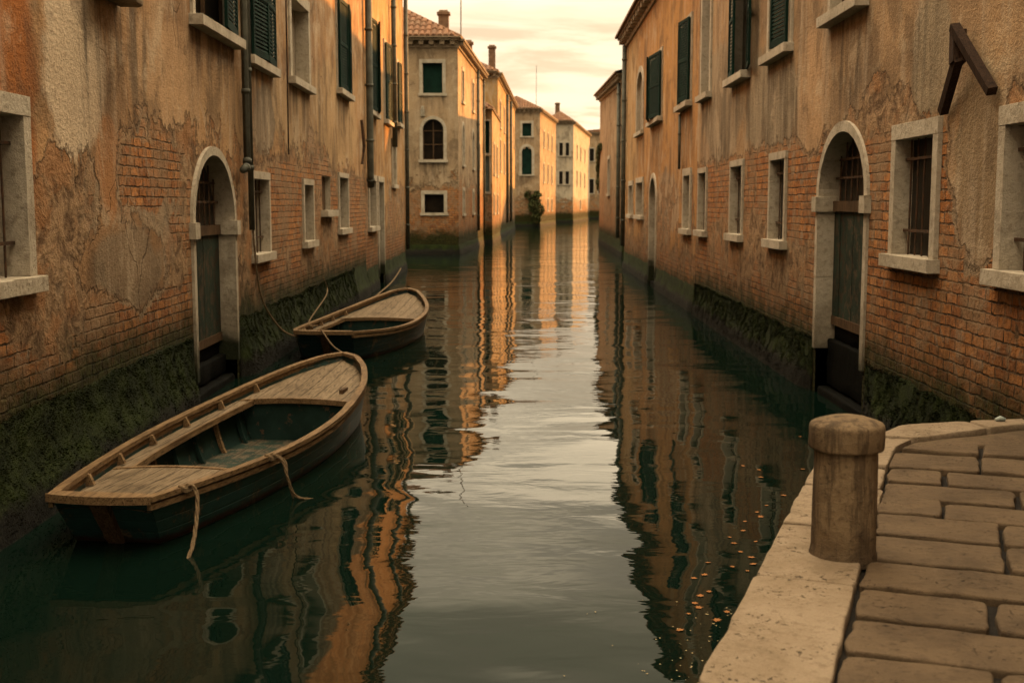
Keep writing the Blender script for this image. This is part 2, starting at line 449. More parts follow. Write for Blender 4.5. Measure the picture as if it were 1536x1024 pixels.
def hull_mat(name, top, low, zl):
    m, t = new_mat(name); v = objco(t)
    z = t.n('ShaderNodeSeparateXYZ', {0: v}).outputs[2]
    g = t.noise(t.scl(v, (6, .7, 6)), 2., 6, .65, .4); n = t.noise(v, 5., 6, .66); n3 = t.noise(v, 28., 4, .6)
    col = t.mix(t.sm(n, .38, .66), top, tuple(c * .55 for c in top))
    red = t.sm(t.m('ADD', z, t.m('MULTIPLY', t.m('SUBTRACT', g, .5), .14)), zl + .035, zl - .03)
    col = t.mix(red, col, t.mix(t.sm(n, .4, .6), low, tuple(c * .4 for c in low)))
    col = t.mix(t.m('MULTIPLY', t.sm(t.m('ADD', n, t.m('MULTIPLY', n3, .3)), .70, .80), .7), col, (.17, .11, .06))
    seam = t.m('FRACT', t.m('MULTIPLY', t.m('ADD', z, 2.), 9.5))
    ln = t.m('SUBTRACT', 1., t.sm(t.m('MINIMUM', seam, t.m('SUBTRACT', 1., seam)), .02, .07))
    h = t.m('SUBTRACT', t.m('MULTIPLY', g, .006), t.m('MULTIPLY', ln, .004))
    return finish(m, t, col, .42, h, 1., .45)


M_STONE = stone_mat('istrian_stone', (.54, .465, .36), (.44, .37, .275), (.20, .155, .105), .45, 1., True, grain=.28)
M_KERB = stone_mat('kerb_stone', (.315, .24, .165), (.25, .185, .12), (.14, .095, .055), .9, 1.6)
M_PAVE = stone_mat('paving_stone', (.135, .092, .054), (.10, .068, .040), (.045, .030, .018), .7, 1.5)
M_BOLL = stone_mat('bollard_stone', (.25, .175, .10), (.15, .10, .055), (.05, .033, .02), .6, 1.6, streak=True)
M_DARKSTONE = flat_mat('wet_stone', (.0025, .0028, .0016), (.0012, .0013, .0008), 6, .8, 0, .01, .06)
M_JOINT = flat_mat('paving_joint', (.016, .011, .007), (.008, .006, .004), 20, .95, 0, .01)
M_GLASS = flat_mat('dark_glass', (.008, .006, .004), (.016, .011, .007), 2, .3, 0, .001, .12)
M_IRON = flat_mat('rusty_iron', (.05, .032, .02), (.10, .05, .025), 12, .75, .2, .003)
M_PIPE = flat_mat('zinc_pipe', (.105, .105, .08), (.07, .068, .052), 5, .6, 0., .002, .2)
M_SHUT = wood_mat('green_shutter', (.05, .045, .03), (.03, .026, .018), (.014, .012, .008), 2, .8, 0, (.005, .024, .016), .72)
M_DOORW = wood_mat('green_door_wood', (.11, .085, .055), (.065, .05, .033), (.025, .02, .013), 2, .7, .14, (.030, .045, .032), .52)
M_BROWNW = wood_mat('brown_timber', (.13, .08, .042), (.07, .04, .022), (.025, .015, .009), 2, .75)
M_BEAM = wood_mat('dark_beam', (.055, .030, .018), (.030, .017, .011), (.012, .007, .005), 2, .8)
M_PALEW = wood_mat('pale_timber', (.36, .30, .22), (.26, .21, .15), (.12, .09, .06), 2, .8)
M_DECK = wood_mat('deck_wood', (.275, .205, .132), (.185, .134, .082), (.055, .037, .021), 1, .7, .17)
M_RAIL = wood_mat('rail_wood', (.27, .175, .09), (.165, .10, .05), (.055, .032, .016), 1, .55)
M_FLOORB = wood_mat('bilge_boards', (.15, .12, .08), (.09, .075, .05), (.03, .024, .016), 1, .7, .2, (.026, .046, .035), .50)
M_INNER = wood_mat('inner_planking', (.15, .10, .06), (.085, .055, .035), (.03, .02, .013), 1, .7, 0, (.020, .046, .038), .60)
M_HULL = hull_mat('teal_hull', (.022, .064, .057), (.034, .014, .009), .05)
M_HULL2 = hull_mat('blue_hull', (.016, .042, .045), (.034, .014, .009), .05)
M_ROPE = flat_mat('hemp_rope', (.21, .145, .08), (.13, .085, .045), 40, .95, 0, .004)
M_TILE = tile_mat(); M_MOSS = moss_mat(); M_WATER = water_mat()
M_LEAF = flat_mat('dry_leaf', (.42, .17, .035), (.24, .08, .02), 25, .7, 0, .002)
M_IVY = flat_mat('ivy_leaf', (.035, .045, .012), (.085, .085, .022), 2, .75, 0, .002)
M_SPECK = flat_mat('debris', (.35, .28, .16), (.5, .36, .18), 30, .8)
M_TEALP = flat_mat('teal_panel', (.10, .14, .13), (.17, .20, .18), 2, .8)
M_CHIM = flat_mat('chimney_plaster', (.20, .12, .07), (.13, .075, .045), 3, .9, 0, .01)


# ---------------------------------------------------------------- wall faces
class Face:
    """vertical plane: p + d*s, outward normal n"""
    def __init__(s, p, d, n):
        d = np.array(d, float); d /= np.linalg.norm(d)
        s.p = np.array(p, float); s.d = d
        q = np.array((d[1], -d[0])); s.n = q if np.dot(q, n) > 0 else -q
    def P(s, a, z, o=0.):
        xy = s.p + s.d * a + s.n * o
        return (xy[0], xy[1], z)
    def M(s, A):             # array of (s, z, o) -> world
        A = np.asarray(A, float)
        xy = s.p + A[:, :1] * s.d + A[:, 2:3] * s.n
        return np.column_stack([xy, A[:, 1]])
    def flip(s): return np.dot((s.d[1], -s.d[0]), s.n) < 0


def fblock(mb, F, s0, s1, z0, z1, o0, o1, r=.0035, seg=.2, amp=.002, chip=.012):
    V, f = rblock((s1 - s0, z1 - z0, o1 - o0), r, seg, amp, random.randrange(9999), 7., chip)
    if F.flip(): f = [q[::-1] for q in f]
    mb.add(F.M(V + np.array((s0, z0, o0))), f)


def fbox(mb, F, s0, s1, z0, z1, o0, o1):
    mb.hexa([F.P(s0, z0, o0), F.P(s1, z0, o0), F.P(s1, z0, o1), F.P(s0, z0, o1), F.P(s0, z1, o0), F.P(s1, z1, o0), F.P(s1, z1, o1), F.P(s0, z1, o1)])


def arch_z(sp, s, c, hw, rise): return sp + rise * np.sqrt(np.maximum(0, 1 - ((s - c) / hw) ** 2))


def wall(parent, F, s0, s1, z0, z1, mat, holes, cell=.07, maskf=None, paints=(), drips=(), ztop=None, bulge=.012):
    """plaster wall as a grid with real openings. holes: ('r', s0,s1,z0,z1) or ('a', c, hw, z0, spring, rise)"""
    ss = [s0, s1]; zs = [z0, z1]
    for h in holes:
        if h[0] == 'r': ss += [h[1], h[2]]; zs += [h[3], h[4]]
        else: ss += [h[1] - h[2], h[1] + h[2]]; zs += [h[3], h[4]]
    def lines(a, lo, hi):
        a = sorted(set(round(float(q), 4) for q in a if lo <= q <= hi)); out = [a[0]]
        for u, w in zip(a[:-1], a[1:]):
            k = max(1, int(math.ceil((w - u) / cell)))
            out += [u + (w - u) * i / k for i in range(1, k + 1)]
        return np.array(out)
    S = lines(ss, s0, s1); Z = lines(zs, z0, z1)
    gs, gz = np.meshgrid(S, Z, indexing='ij'); gs = gs.ravel(); gz = gz.ravel()
    nz = len(Z)
    i, j = np.meshgrid(np.arange(len(S) - 1), np.arange(nz - 1), indexing='ij'); i = i.ravel(); j = j.ravel()
    cs = (S[i] + S[i + 1]) / 2; cz = (Z[j] + Z[j + 1]) / 2
    keep = np.ones(len(cs), bool)
    for h in holes:
        if h[0] == 'r': keep &= ~((cs > h[1]) & (cs < h[2]) & (cz > h[3]) & (cz < h[4]))
        else:
            top = arch_z(h[4], cs, h[1], h[2], h[5]); keep &= ~((np.abs(cs - h[1]) < h[2]) & (cz > h[3]) & (cz < top))
    i = i[keep]; j = j[keep]
    q = np.column_stack([i * nz + j, (i + 1) * nz + j, (i + 1) * nz + j + 1, i * nz + j + 1])
    if F.flip(): q = q[:, ::-1]
    p3 = np.column_stack([gs, gz, np.zeros(len(gs))])
    off = bulge * (fbm(p3, .5, 3, int(abs(F.p[1])) + 3) - .5) * 2 - bulge
    zr = gz.copy()
    if ztop is not None:
        f = (gs - s0) / (s1 - s0); tgt = ztop[0] + (ztop[1] - ztop[0]) * f
        zr = np.where(gz > 4, 4 + (gz - 4) * (tgt - 4) / (z1 - 4), gz)
    V = F.M(np.column_stack([gs, zr, off]))
    o = mesh_obj('wall', V, q, mat, parent, True)
    me = o.data
    uv = me.uv_layers.new(name='wallco')
    li = np.empty(len(me.loops), np.int32); me.loops.foreach_get('vertex_index', li)
    U = np.column_stack([gs, zr])[li]; uv.data.foreach_set('uv', U.astype(np.float32).ravel())
    mk = np.zeros((len(gs), 4), np.float32); mk[:, 3] = 1
    mk[:, 0] = np.clip(maskf(gs, gz) if maskf else .75 - .2 * gz, 0, 1)
    pn = np.zeros((len(gs), 4), np.float32)
    wob = (fbm(p3, .9, 3, 77) - .5)
    for kind, c, rs, rz, val in paints:
        dd = np.sqrt(((gs + wob * .5 - c[0]) / rs) ** 2 + ((gz + wob * .6 - c[1]) / rz) ** 2)
        w = np.clip(1.5 - dd, 0, 1)
        if kind == 'brick': mk[:, 0] = np.clip(mk[:, 0] + w * val, 0, 1)
        elif kind == 'rough': mk[:, 1] = np.clip(mk[:, 1] + w * val, 0, 1)
        elif kind == 'drip': mk[:, 2] = np.clip(mk[:, 2] + w * val, 0, 1)
        else:
            up = w >= pn[:, 3] * .999
            pn[up, :3] = np.array(val); pn[:, 3] = np.maximum(pn[:, 3], w)
    pn[pn[:, 3] == 0, :3] = (.3, .2, .12)
    for a, b, zt, ln in drips:
        e = np.clip((np.minimum(gs - a, b - gs) + .12) / .22, 0, 1) * np.clip(1 - (zt - gz) / ln, 0, 1) * (gz < zt)
        mk[:, 2] = np.maximum(mk[:, 2], e * .95)
    a = me.attributes.new('mask', 'FLOAT_COLOR', 'POINT'); a.data.foreach_set('color', mk.ravel())
    a = me.attributes.new('paint', 'FLOAT_COLOR', 'POINT'); a.data.foreach_set('color', pn.ravel())
    return o


def shell(parent, F, s0, s1, z1, depth, mat, roofmat=None, rise=1.5, over=.45, cornice=True, dent=.55, ztop=None):
    """side walls, back wall, roof and cornice that close a house behind its facade"""
    mb = MB(); zt = ztop or (z1, z1)
    for s, z in ((s0, zt[0]), (s1, zt[1])):
        a, b = F.P(s, -1, -.02), F.P(s, -1, -depth)
        mb.add([a, b, (b[0], b[1], z), (a[0], a[1], z)], [(0, 1, 2, 3)])
    a, b = F.P(s0, -1, -depth), F.P(s1, -1, -depth)
    mb.add([a, b, (b[0], b[1], zt[1]), (a[0], a[1], zt[0])], [(0, 1, 2, 3)])
    mb.build('side_wall', mat, parent)
    r = MB(); za, zb = zt
    r.add([F.P(s0 - .1, za + .06, over), F.P(s1 + .1, zb + .06, over), F.P(s1 + .1, zb + .06 + rise, -depth / 2), F.P(s0 - .1, za + .06 + rise, -depth / 2),
           F.P(s0 - .1, za + .06, -depth - over), F.P(s1 + .1, zb + .06, -depth - over)], [(0, 1, 2, 3), (3, 2, 5, 4)])
    r.add([F.P(s0 - .1, za - .02, over), F.P(s1 + .1, zb - .02, over), F.P(s1 + .1, zb - .02, -depth - over), F.P(s0 - .1, za - .02, -depth - over)], [(0, 1, 2, 3)])
    r.add([F.P(s0 - .1, za - .02, over), F.P(s1 + .1, zb - .02, over), F.P(s1 + .1, zb + .06, over), F.P(s0 - .1, za + .06, over)], [(0, 1, 2, 3)])
    r.build('roof', roofmat or M_TILE, parent)
    if cornice:
        c = MB(); n = int((s1 - s0) / dent)
        for i in range(n):
            s = s0 + (i + .3) * (s1 - s0) / n; z = za + (zb - za) * (s - s0) / (s1 - s0)
            fbox(c, F, s, s + dent * .45, z - .30, z - .10, .0, .30)
        c.hexa([F.P(s0, za - .10, -.01), F.P(s1, zb - .10, -.01), F.P(s1, zb - .10, .34), F.P(s0, za - .10, .34), F.P(s0, za - .025, -.01), F.P(s1, zb - .025, -.01), F.P(s1, zb - .025, .34), F.P(s0, za - .025, .34)])
        c.hexa([F.P(s0, za - .42, -.01), F.P(s1, zb - .42, -.01), F.P(s1, zb - .42, .06), F.P(s0, za - .42, .06), F.P(s0, za - .30, -.01), F.P(s1, zb - .30, -.01), F.P(s1, zb - .30, .09), F.P(s0, za - .30, .09)])
        c.build('cornice', M_CORN, parent)


M_CORN = stone_mat('cornice_stone', (.34, .25, .16), (.26, .185, .115), (.12, .08, .05), .3)


def shutter_leaf(F, s_h, sgn, w, z0, z1, ang, parent, t=.045, o=.05):
    """louvred leaf hinged at s_h; sgn = direction of the closed leaf; ang = opening"""
    ca, sa = math.cos(rad(ang)), math.sin(rad(ang))
    def Q(u, z, e): return F.P(s_h + sgn * (u * ca - e * sa), z, o + u * sa + e * ca)
    mb = MB()
    def bx(u0, u1, a, b, e0, e1):
        mb.hexa([Q(u0, a, e0), Q(u1, a, e0), Q(u1, a, e1), Q(u0, a, e1), Q(u0, b, e0), Q(u1, b, e0), Q(u1, b, e1), Q(u0, b, e1)])
    fr = .07
    bx(0, fr, z0, z1, 0, t); bx(w - fr, w, z0, z1, 0, t)
    for a, b in ((z0, z0 + .09), (z1 - .08, z1), ((z0 + z1) / 2 - .04, (z0 + z1) / 2 + .04)): bx(fr, w - fr, a, b, .002, t - .002)
    n = int((z1 - z0) / .062)
    for i in range(n):
        z = z0 + .03 + i * (z1 - z0 - .06) / n
        mb.hexa([Q(fr, z, t * .75), Q(w - fr, z, t * .75), Q(w - fr, z + .012, t * .8), Q(fr, z + .012, t * .8), Q(fr, z + .055, t * .2), Q(w - fr, z + .055, t * .2), Q(w - fr, z + .067, t * .25), Q(fr, z + .067, t * .25)])
    return mb.build('shutter', M_SHUT, parent)


def window(parent, F, s0, s1, z0, z1, fw=.15, rec=.22, proud=.03, sill=.12, sillh=.135, bars=None, arch=None, shut=None, pane=None, frame=True, mull=False, fmat=None):
    """frame(surround) > sill, pane, grille, shutters.  opening s0..s1, z0..z1 (z1 = springing when arch=rise)"""
    fm = fmat or M_STONE
    mb = MB()
    if frame:
        fblock(mb, F, s0 - fw, s0, z0, z1 + (0 if arch else .0), -rec, proud)
        fblock(mb, F, s1, s1 + fw, z0, z1, -rec, proud)
        if not arch: fblock(mb, F, s0 - fw, s1 + fw, z1, z1 + fw * 1.1, -rec, proud + .004)
        else: arch_ring(mb, F, (s0 + s1) / 2, (s1 - s0) / 2, z1, arch, fw, -rec, proud)
    else:
        for a, b in ((s0 - .03, s0), (s1, s1 + .03)): fbox(mb, F, a, b, z0, z1, -rec, -.02)
        fbox(mb, F, s0 - .03, s1 + .03, z1, z1 + .03, -rec, -.02)
    w = mb.build('window', fm, parent)
    if sill:
        sb = MB(); fblock(sb, F, s0 - fw - .06, s1 + fw + .06, z0 - sillh, z0, -rec, proud + sill, .005, .12, .003, .02)
        sb.build('sill', M_STONE, w)
    pn = MB()
    if arch:
        c, hw = (s0 + s1) / 2, (s1 - s0) / 2; k = 14
        top = [F.P(c + hw * math.cos(math.pi * i / k), z1 + arch * math.sin(math.pi * i / k), -rec + .02) for i in range(k + 1)]
        pn.add([F.P(s0, z0, -rec + .02), F.P(s1, z0, -rec + .02)] + top, [tuple(range(k + 3))])
    else: pn.add([F.P(s0 - .02, z0, -rec + .02), F.P(s1 + .02, z0, -rec + .02), F.P(s1 + .02, z1, -rec + .02), F.P(s0 - .02, z1, -rec + .02)], [(0, 1, 2, 3)])
    pn.build('pane', pane or M_GLASS, w)
    if mull:
        mm = MB(); zt = z1 + (arch or 0) * .98; c = (s0 + s1) / 2
        fbox(mm, F, c - .03, c + .03, z0 + .001, zt, -rec + .03, -rec + .08)
        for s in (s0, s1 - .05): fbox(mm, F, s + .001, s + .049, z0 + .001, z1, -rec + .032, -rec + .075)
        for z in (z0 + .002, (z0 + z1) / 2, z1 - .06): fbox(mm, F, s0 + .05, s1 - .05, z, z + .05, -rec + .034, -rec + .07)
        mm.build('sash', M_BROWNW, w)
    if bars:
        b = MB()
        for i in range(bars):
            s = s0 + (s1 - s0) * (i + .7) / (bars + .4)
            b.tube([F.P(s, z0 - .01, -.10), F.P(s, (z0 + z1) / 2, -.10 + random.uniform(-.006, .006)), F.P(s, z1 + .01, -.10)], .011, 6)
        for z in (z0 + (z1 - z0) * .2, z0 + (z1 - z0) * .82): fbox(b, F, s0 - .01, s1 + .01, z, z + .03, -.115, -.085)
        b.build('grille', M_IRON, w)
    if shut:
        hw = (s1 - s0) / 2 + .04; zt = z1 + (.02 if not arch else arch * .6)
        for (sh, sg, an) in ((s0 - .04, 1, shut[0]), (s1 + .04, -1, shut[1])):
            if an is not None: shutter_leaf(F, sh, sg, hw, z0 + .02, zt, an, w)
    return w


def arch_ring(mb, F, c, hw, sp, rise, fw, o0, o1, k=18, stones=5):
    """voussoirs: ring of slightly separated stones"""
    for q in range(stones):
        a0, a1 = math.pi * q / stones + .001, math.pi * (q + 1) / stones - .001
        kk = 5; pts = []
        for i in range(kk + 1):
            a = a0 + (a1 - a0) * i / kk
            for rr in (0, fw):
                for o in (o0, o1): pts.append(F.P(c + (hw + rr) * math.cos(a), sp + (rise + rr) * math.sin(a), o + (random.uniform(-.003, .003) if o == o1 else 0)))
        f = []
        for i in range(kk):
            b = i * 4
            f += [(b, b + 4, b + 5, b + 1), (b + 2, b + 3, b + 7, b + 6), (b + 1, b + 5, b + 7, b + 3), (b, b + 2, b + 6, b + 4)]
        f += [(0, 1, 3, 2), (kk * 4, kk * 4 + 2, kk * 4 + 3, kk * 4 + 1)]
        mb.add(pts, f)


def water_door(parent, F, c, hw, z0, sp, rise, fw=.17, rec=.34, leafz=.62, steps=True, impost=True, leafmat=None, grille=True):
    """arched water gate: surround > imposts; leaf > rails; fanlight grille; steps"""
    mb = MB()
    for sg in (-1, 1):
        zc = z0
        cuts = [z0, z0 + (sp - z0) * random.uniform(.35, .55), sp - (.21 if impost else 0)]
        for a, b in zip(cuts[:-1], cuts[1:]):
            e = (c - hw - fw, c - hw) if sg < 0 else (c + hw, c + hw + fw)
            fblock(mb, F, e[0], e[1], a + .0005, b - .0005, -rec, .028 + random.uniform(-.002, .002), .004, .15, .002, .012)
        if impost:
            e = (c - hw - fw - .06, c - hw + .045) if sg < 0 else (c + hw - .045, c + hw + fw + .06)
            fblock(mb, F, e[0], e[1], sp - .21, sp, -rec, .075, .005, .12, .003, .02)
    arch_ring(mb, F, c, hw, sp, rise, fw, -rec, .03)
    d = mb.build('arched_doorway', M_STONE, parent)
    k = 16; o = -rec + .03
    bk = MB(); top = [F.P(c + hw * math.cos(math.pi * i / k), sp + rise * math.sin(math.pi * i / k), o - .02) for i in range(k + 1)]
    bk.add([F.P(c - hw, sp - .2, o - .02), F.P(c + hw, sp - .2, o - .02)] + top, [tuple(range(k + 3))])
    bk.build('pane', M_GLASS, d)
    lf = MB()
    lf.add([F.P(c - hw, leafz, o), F.P(c + hw, leafz, o), F.P(c + hw, sp - .18, o), F.P(c - hw, sp - .18, o)], [(0, 1, 2, 3)])
    n = 7
    for i in range(n):
        a = c - hw + 2 * hw * i / n
        fbox(lf, F, a + .006, a + 2 * hw / n - .006, leafz + .05 + random.uniform(-.03, .03), sp - .2, o + .001, o + .03 + random.uniform(0, .008))
    leaf = lf.build('door_leaf', leafmat or M_DOORW, d)
    rl = MB()
    fbox(rl, F, c - hw, c + hw, sp - .2, sp - .06, o + .002, o + .075)
    rl.build('transom_rail', M_BROWNW, leaf)
    rl = MB(); fbox(rl, F, c - hw + .01, c + hw - .01, leafz - .02, leafz + .10, o + .002, o + .05)
    rl.build('bottom_rail', M_BROWNW, leaf)
    if grille:
        g = MB()
        for i in range(7):
            s = c - hw + 2 * hw * (i + 1) / 8; zt = sp + rise * math.sqrt(max(0, 1 - ((s - c) / hw) ** 2))
            g.tube([F.P(s, sp - .07, o + .04), F.P(s, zt, o + .04)], .012, 6)
        for z in (sp + rise * .28, sp + rise * .58):
            e = hw * math.sqrt(1 - ((z - sp) / rise) ** 2); fbox(g, F, c - e, c + e, z, z + .03, o + .028, o + .052)
        g.build('grille', M_IRON, d)
    if steps:
        st = MB()
        fblock(st, F, c - hw + .001, c + hw - .001, -.4, .10, -rec + .01, -.03, .03, .15, .02)
        fblock(st, F, c - hw + .004, c + hw - .004, .12, leafz - .22, -rec + .01, -.15, .03, .15, .02)
        fbox(st, F, c - hw + .002, c + hw - .002, leafz - .22, leafz, -rec - .1, -rec + .02)
        st.build('step', M_DARKSTONE, d, True)
    return d


def drainpipe(parent, pts, r=.055):
    mb = MB(); mb.tube(pts, r, 10)
    P = [Vector(p) for p in pts]
    for a, b in zip(P[:-1], P[1:]):
        L = (b - a).length; n = int(L / 1.6)
        for i in range(n + 1):
            q = a + (b - a) * ((i + .35) / (n + 1)); e = (b - a).normalized() * .035
            mb.tube([q - e, q + e], r * 1.22, 10)
    return mb.build('drainpipe', M_PIPE, parent, True)


def footing(parent, F, segs, h=.68, out=.24, cell=.09, tuft=0, seed=0, tlim=None):
    """mossy sloping base of the wall with a crusted face below, interrupted at the doors"""
    prof = [(0, 1.08, 0.0), (.14, .96, .012), (.28, .82, .035), (.42, .68, .07), (.54, .54, .11), (.64, .44, .15), (.72, .36, .19), (.80, .24, .215), (.90, .08, .235), (1., -.12, .25), (1.05, -.5, .27)]
    V = []; Fc = []; n0 = 0; m = len(prof)
    for a, b in segs:
        k = max(2, int((b - a) / cell))
        S = np.linspace(a, b, k + 1)
        g = np.array([(s, h * p[1], out * p[2] / .24) for s in S for p in prof])
        nz = fbm(np.column_stack([g[:, 0] * 1., g[:, 1] * 1.6, g[:, 2] * 0 + seed]), 2.4, 4, seed) - .5
        nf = fbm(np.column_stack([g[:, 0], g[:, 1], g[:, 2]]), 11., 2, seed + 3) - .5
        g[:, 2] += (nz * .045 + nf * .03) * np.clip((h * 1.08 - g[:, 1]) / (h * .35), 0, 1)
        g[:, 1] += (nz * .14 + nf * .05) * np.clip(g[:, 1] / h, 0, 1)
        tp = np.clip(np.minimum(g[:, 0] - a, b - g[:, 0]) / .45, 0, 1); tp = .12 + .88 * tp * tp * (3 - 2 * tp)
        g[:, 2] *= tp
        g[:, 2] = np.where(np.arange(len(g)) % m == 0, -.015, np.maximum(g[:, 2], .0))
        q = [(n0 + i * m + j, n0 + (i + 1) * m + j, n0 + (i + 1) * m + j + 1, n0 + i * m + j + 1) for i in range(k) for j in range(m - 1)]
        q.append(tuple(n0 + j for j in range(m))); q.append(tuple(n0 + k * m + j for j in range(m - 1, -1, -1)))
        V.append(F.M(g)); Fc += q; n0 += len(g)
    o = mesh_obj('mossy_footing', np.concatenate(V), Fc, M_MOSS, parent, True)
    if tuft:
        r = np.random.default_rng(seed + 5); T = []; TF = []; n = 0
        tot = sum(max(0, min(b, tlim[1]) - max(a, tlim[0])) for a, b in segs)
        for a, b in segs:
            a, b = max(a, tlim[0]), min(b, tlim[1])
            if b <= a: continue
            k = int(tuft * (b - a) / tot)
            s = r.uniform(a, b, k); u = r.beta(1.35, 1.7, k)
            z = np.interp(u, [p[0] for p in prof], [p[1] * h for p in prof]); oo = np.interp(u, [p[0] for p in prof], [p[2] * out / .24 for p in prof])
            P = np.column_stack([s, z, oo])
            cl = fbm(P, 1.6, 3, seed + 9); ok = cl > .20; P = P[ok]; k = len(P)
            nz = fbm(np.column_stack([P[:, 0], P[:, 1] * 1.6, P[:, 0] * 0 + seed]), 2.4, 4, seed) - .5
            P[:, 2] += nz * .045 * np.clip((h * 1.08 - P[:, 1]) / (h * .35), 0, 1); P[:, 1] += nz * .14 * np.clip(P[:, 1] / h, 0, 1)
            tp = np.clip(np.minimum(P[:, 0] - a, b - P[:, 0]) / .45, 0, 1); P[:, 2] *= .12 + .88 * tp * tp * (3 - 2 * tp)
            ln = r.uniform(.008, .030, k); w = r.uniform(.003, .007, k)
            ds = r.normal(0, .35, k); 
            tip = P + np.column_stack([ds * ln, -ln * r.uniform(-.35, .9, k), ln * r.uniform(.5, .95, k)])
            B1 = P + np.column_stack([w, -.004 + 0 * w, -.006 + 0 * w]); B2 = P + np.column_stack([-w, .004 + 0 * w, -.006 + 0 * w])
            A = np.stack([B1, B2, tip], 1).reshape(-1, 3)
            T.append(F.M(A)); TF.append(np.arange(3 * k).reshape(-1, 3) + n); n += 3 * k
        t = mesh_obj('moss_tuft', np.concatenate(T), np.concatenate(TF), M_MOSS, parent)
        t['kind'] = 'stuff'
    return o


def hip_roof(parent, corners, z, ridge_h, over=.45, pitch=.30, ridge=None, seed=1):
    """hipped roof of barrel tiles: corners counter-clockwise; every column of tiles is a run of half-round tiles"""
    P = [np.array(c, float) for c in corners]; cen = sum(P) / 4
    n = 4; E = []
    for c in P: v = c - cen; E.append(c + v / np.linalg.norm(v) * over * 1.4)
    # ridge along longer axis
    l0, l1 = np.linalg.norm(P[1] - P[0]), np.linalg.norm(P[2] - P[1])
    if l0 >= l1: a, b = (P[0] + P[3]) / 2, (P[1] + P[2]) / 2; ins = l1 / 2
    else: a, b = (P[0] + P[1]) / 2, (P[2] + P[3]) / 2; ins = l0 / 2
    u = (b - a) / np.linalg.norm(b - a); ins = min(ins, np.linalg.norm(b - a) * .499); A, B = a + u * ins, b - u * ins
    z0 = z + .05; z1 = z + ridge_h
    def top(c): return A if np.linalg.norm(c - A) < np.linalg.norm(c - B) else B
    base = MB(); tl = MB()
    for i in range(4):
        c0, c1 = E[i], E[(i + 1) % 4]; t0, t1 = top(P[i]), top(P[(i + 1) % 4])
        q = [(*c0, z0), (*c1, z0), (*t1, z1)] + ([(*t0, z1)] if np.linalg.norm(t0 - t1) > .01 else [])
        base.add(q, [tuple(range(len(q)))])
        ed = (c1 - c0); L = np.linalg.norm(ed); ed /= L; nrm = np.array((-ed[1], ed[0]))
        if np.dot(nrm, (t0 + t1) / 2 - c0) < 0: nrm = -nrm
        run = np.dot(t0 - c0, nrm); s0, s1 = np.dot(t0 - c0, ed), np.dot(t1 - c0, ed)
        k = int(L / pitch)
        for j in range(k):
            s = (j + .5) * L / k
            m = min(1., s / max(s0, .01), (L - s) / max(L - s1, .01)) * run
            if m < .25: continue
            nt = max(1, int(m / .55)); rr = pitch * .42
            for q in range(nt):
                d0, d1 = m * q / nt, min(m, m * (q + 1) / nt + .05)
                vs = []
                for d, lift, ra in ((d0, .055, rr * 1.06), (d1, .02, rr * .86)):
                    for h in range(6):
                        an = math.pi * h / 5
                        pt = c0 + ed * (s + ra * math.cos(an)) + nrm * d
                        vs.append((pt[0], pt[1], z0 + (z1 - z0) * d / run + lift + ra * .7 * math.sin(an)))
                tl.add(vs, [(h, h + 1, h + 7, h + 6) for h in range(5)] + [(0, 1, 2, 3, 4, 5)])
    rf = base.build('roof', M_TILE, parent)
    tl.build('roof_tiles', M_TILE, rf)
    soff = MB(); soff.add([(*e, z0 - .03) for e in E], [(0, 1, 2, 3)])
    for i in range(4):
        a, b = E[i], E[(i + 1) % 4]; soff.add([(*a, z0 - .03), (*b, z0 - .03), (*b, z0 + .03), (*a, z0 + .03)], [(0, 1, 2, 3)])
    soff.build('eaves', M_CORN, rf)
    return rf


def face_cornice(parent, faces, z, dent=.5):
    c = MB()
    for F, s0, s1 in faces:
        n = max(2, int((s1 - s0) / dent))
        for i in range(n):
            s = s0 + (i + .25) * (s1 - s0) / n; fbox(c, F, s, s + dent * .48, z - .30, z - .10, 0, .30)
        fbox(c, F, s0, s1, z - .10, z - .0, -.01, .36); fbox(c, F, s0, s1, z - .44, z - .30, -.01, .07)
    return c.build('cornice', M_CORN, parent)


def chimney(parent, x, y, z0, z1, w=.55):
    mb = MB(); h = w / 2
    mb.box(x - h, x + h, y - h, y + h, z0, z1 - .25)
    mb.box(x - h - .08, x + h + .08, y - h - .08, y + h + .08, z1 - .25, z1 - .12)
    mb.hexa([(x - h, y - h, z1 - .12), (x + h, y - h, z1 - .12), (x + h, y + h, z1 - .12), (x - h, y + h, z1 - .12), (x - h * .8, y - h * .8, z1), (x + h * .8, y - h * .8, z1), (x + h * .8, y + h * .8, z1), (x - h * .8, y + h * .8, z1)])
    return mb.build('chimney', M_CHIM, parent)


# ================================================================ SETTING
def plain(name, v, f, mat, kind='structure'):
    o = mesh_obj(name, v, f, mat); o['kind'] = kind
    return o



# ================================================================ HOUSES
FL = Face((-4.05, 10.), (-.0065, 1.), (1, 0))
FR = Face((4.20, 15.8), (.013, 1.), (-1, 0))


def zmask(zs, ms, var=0., seed=0):
    def f(s, z):
        r = np.interp(z, zs, ms)
        if var: r = r + var * (fbm(np.column_stack([s, z * .5, s * 0]), .35, 3, seed) - .5) * 2
        return r
    return f


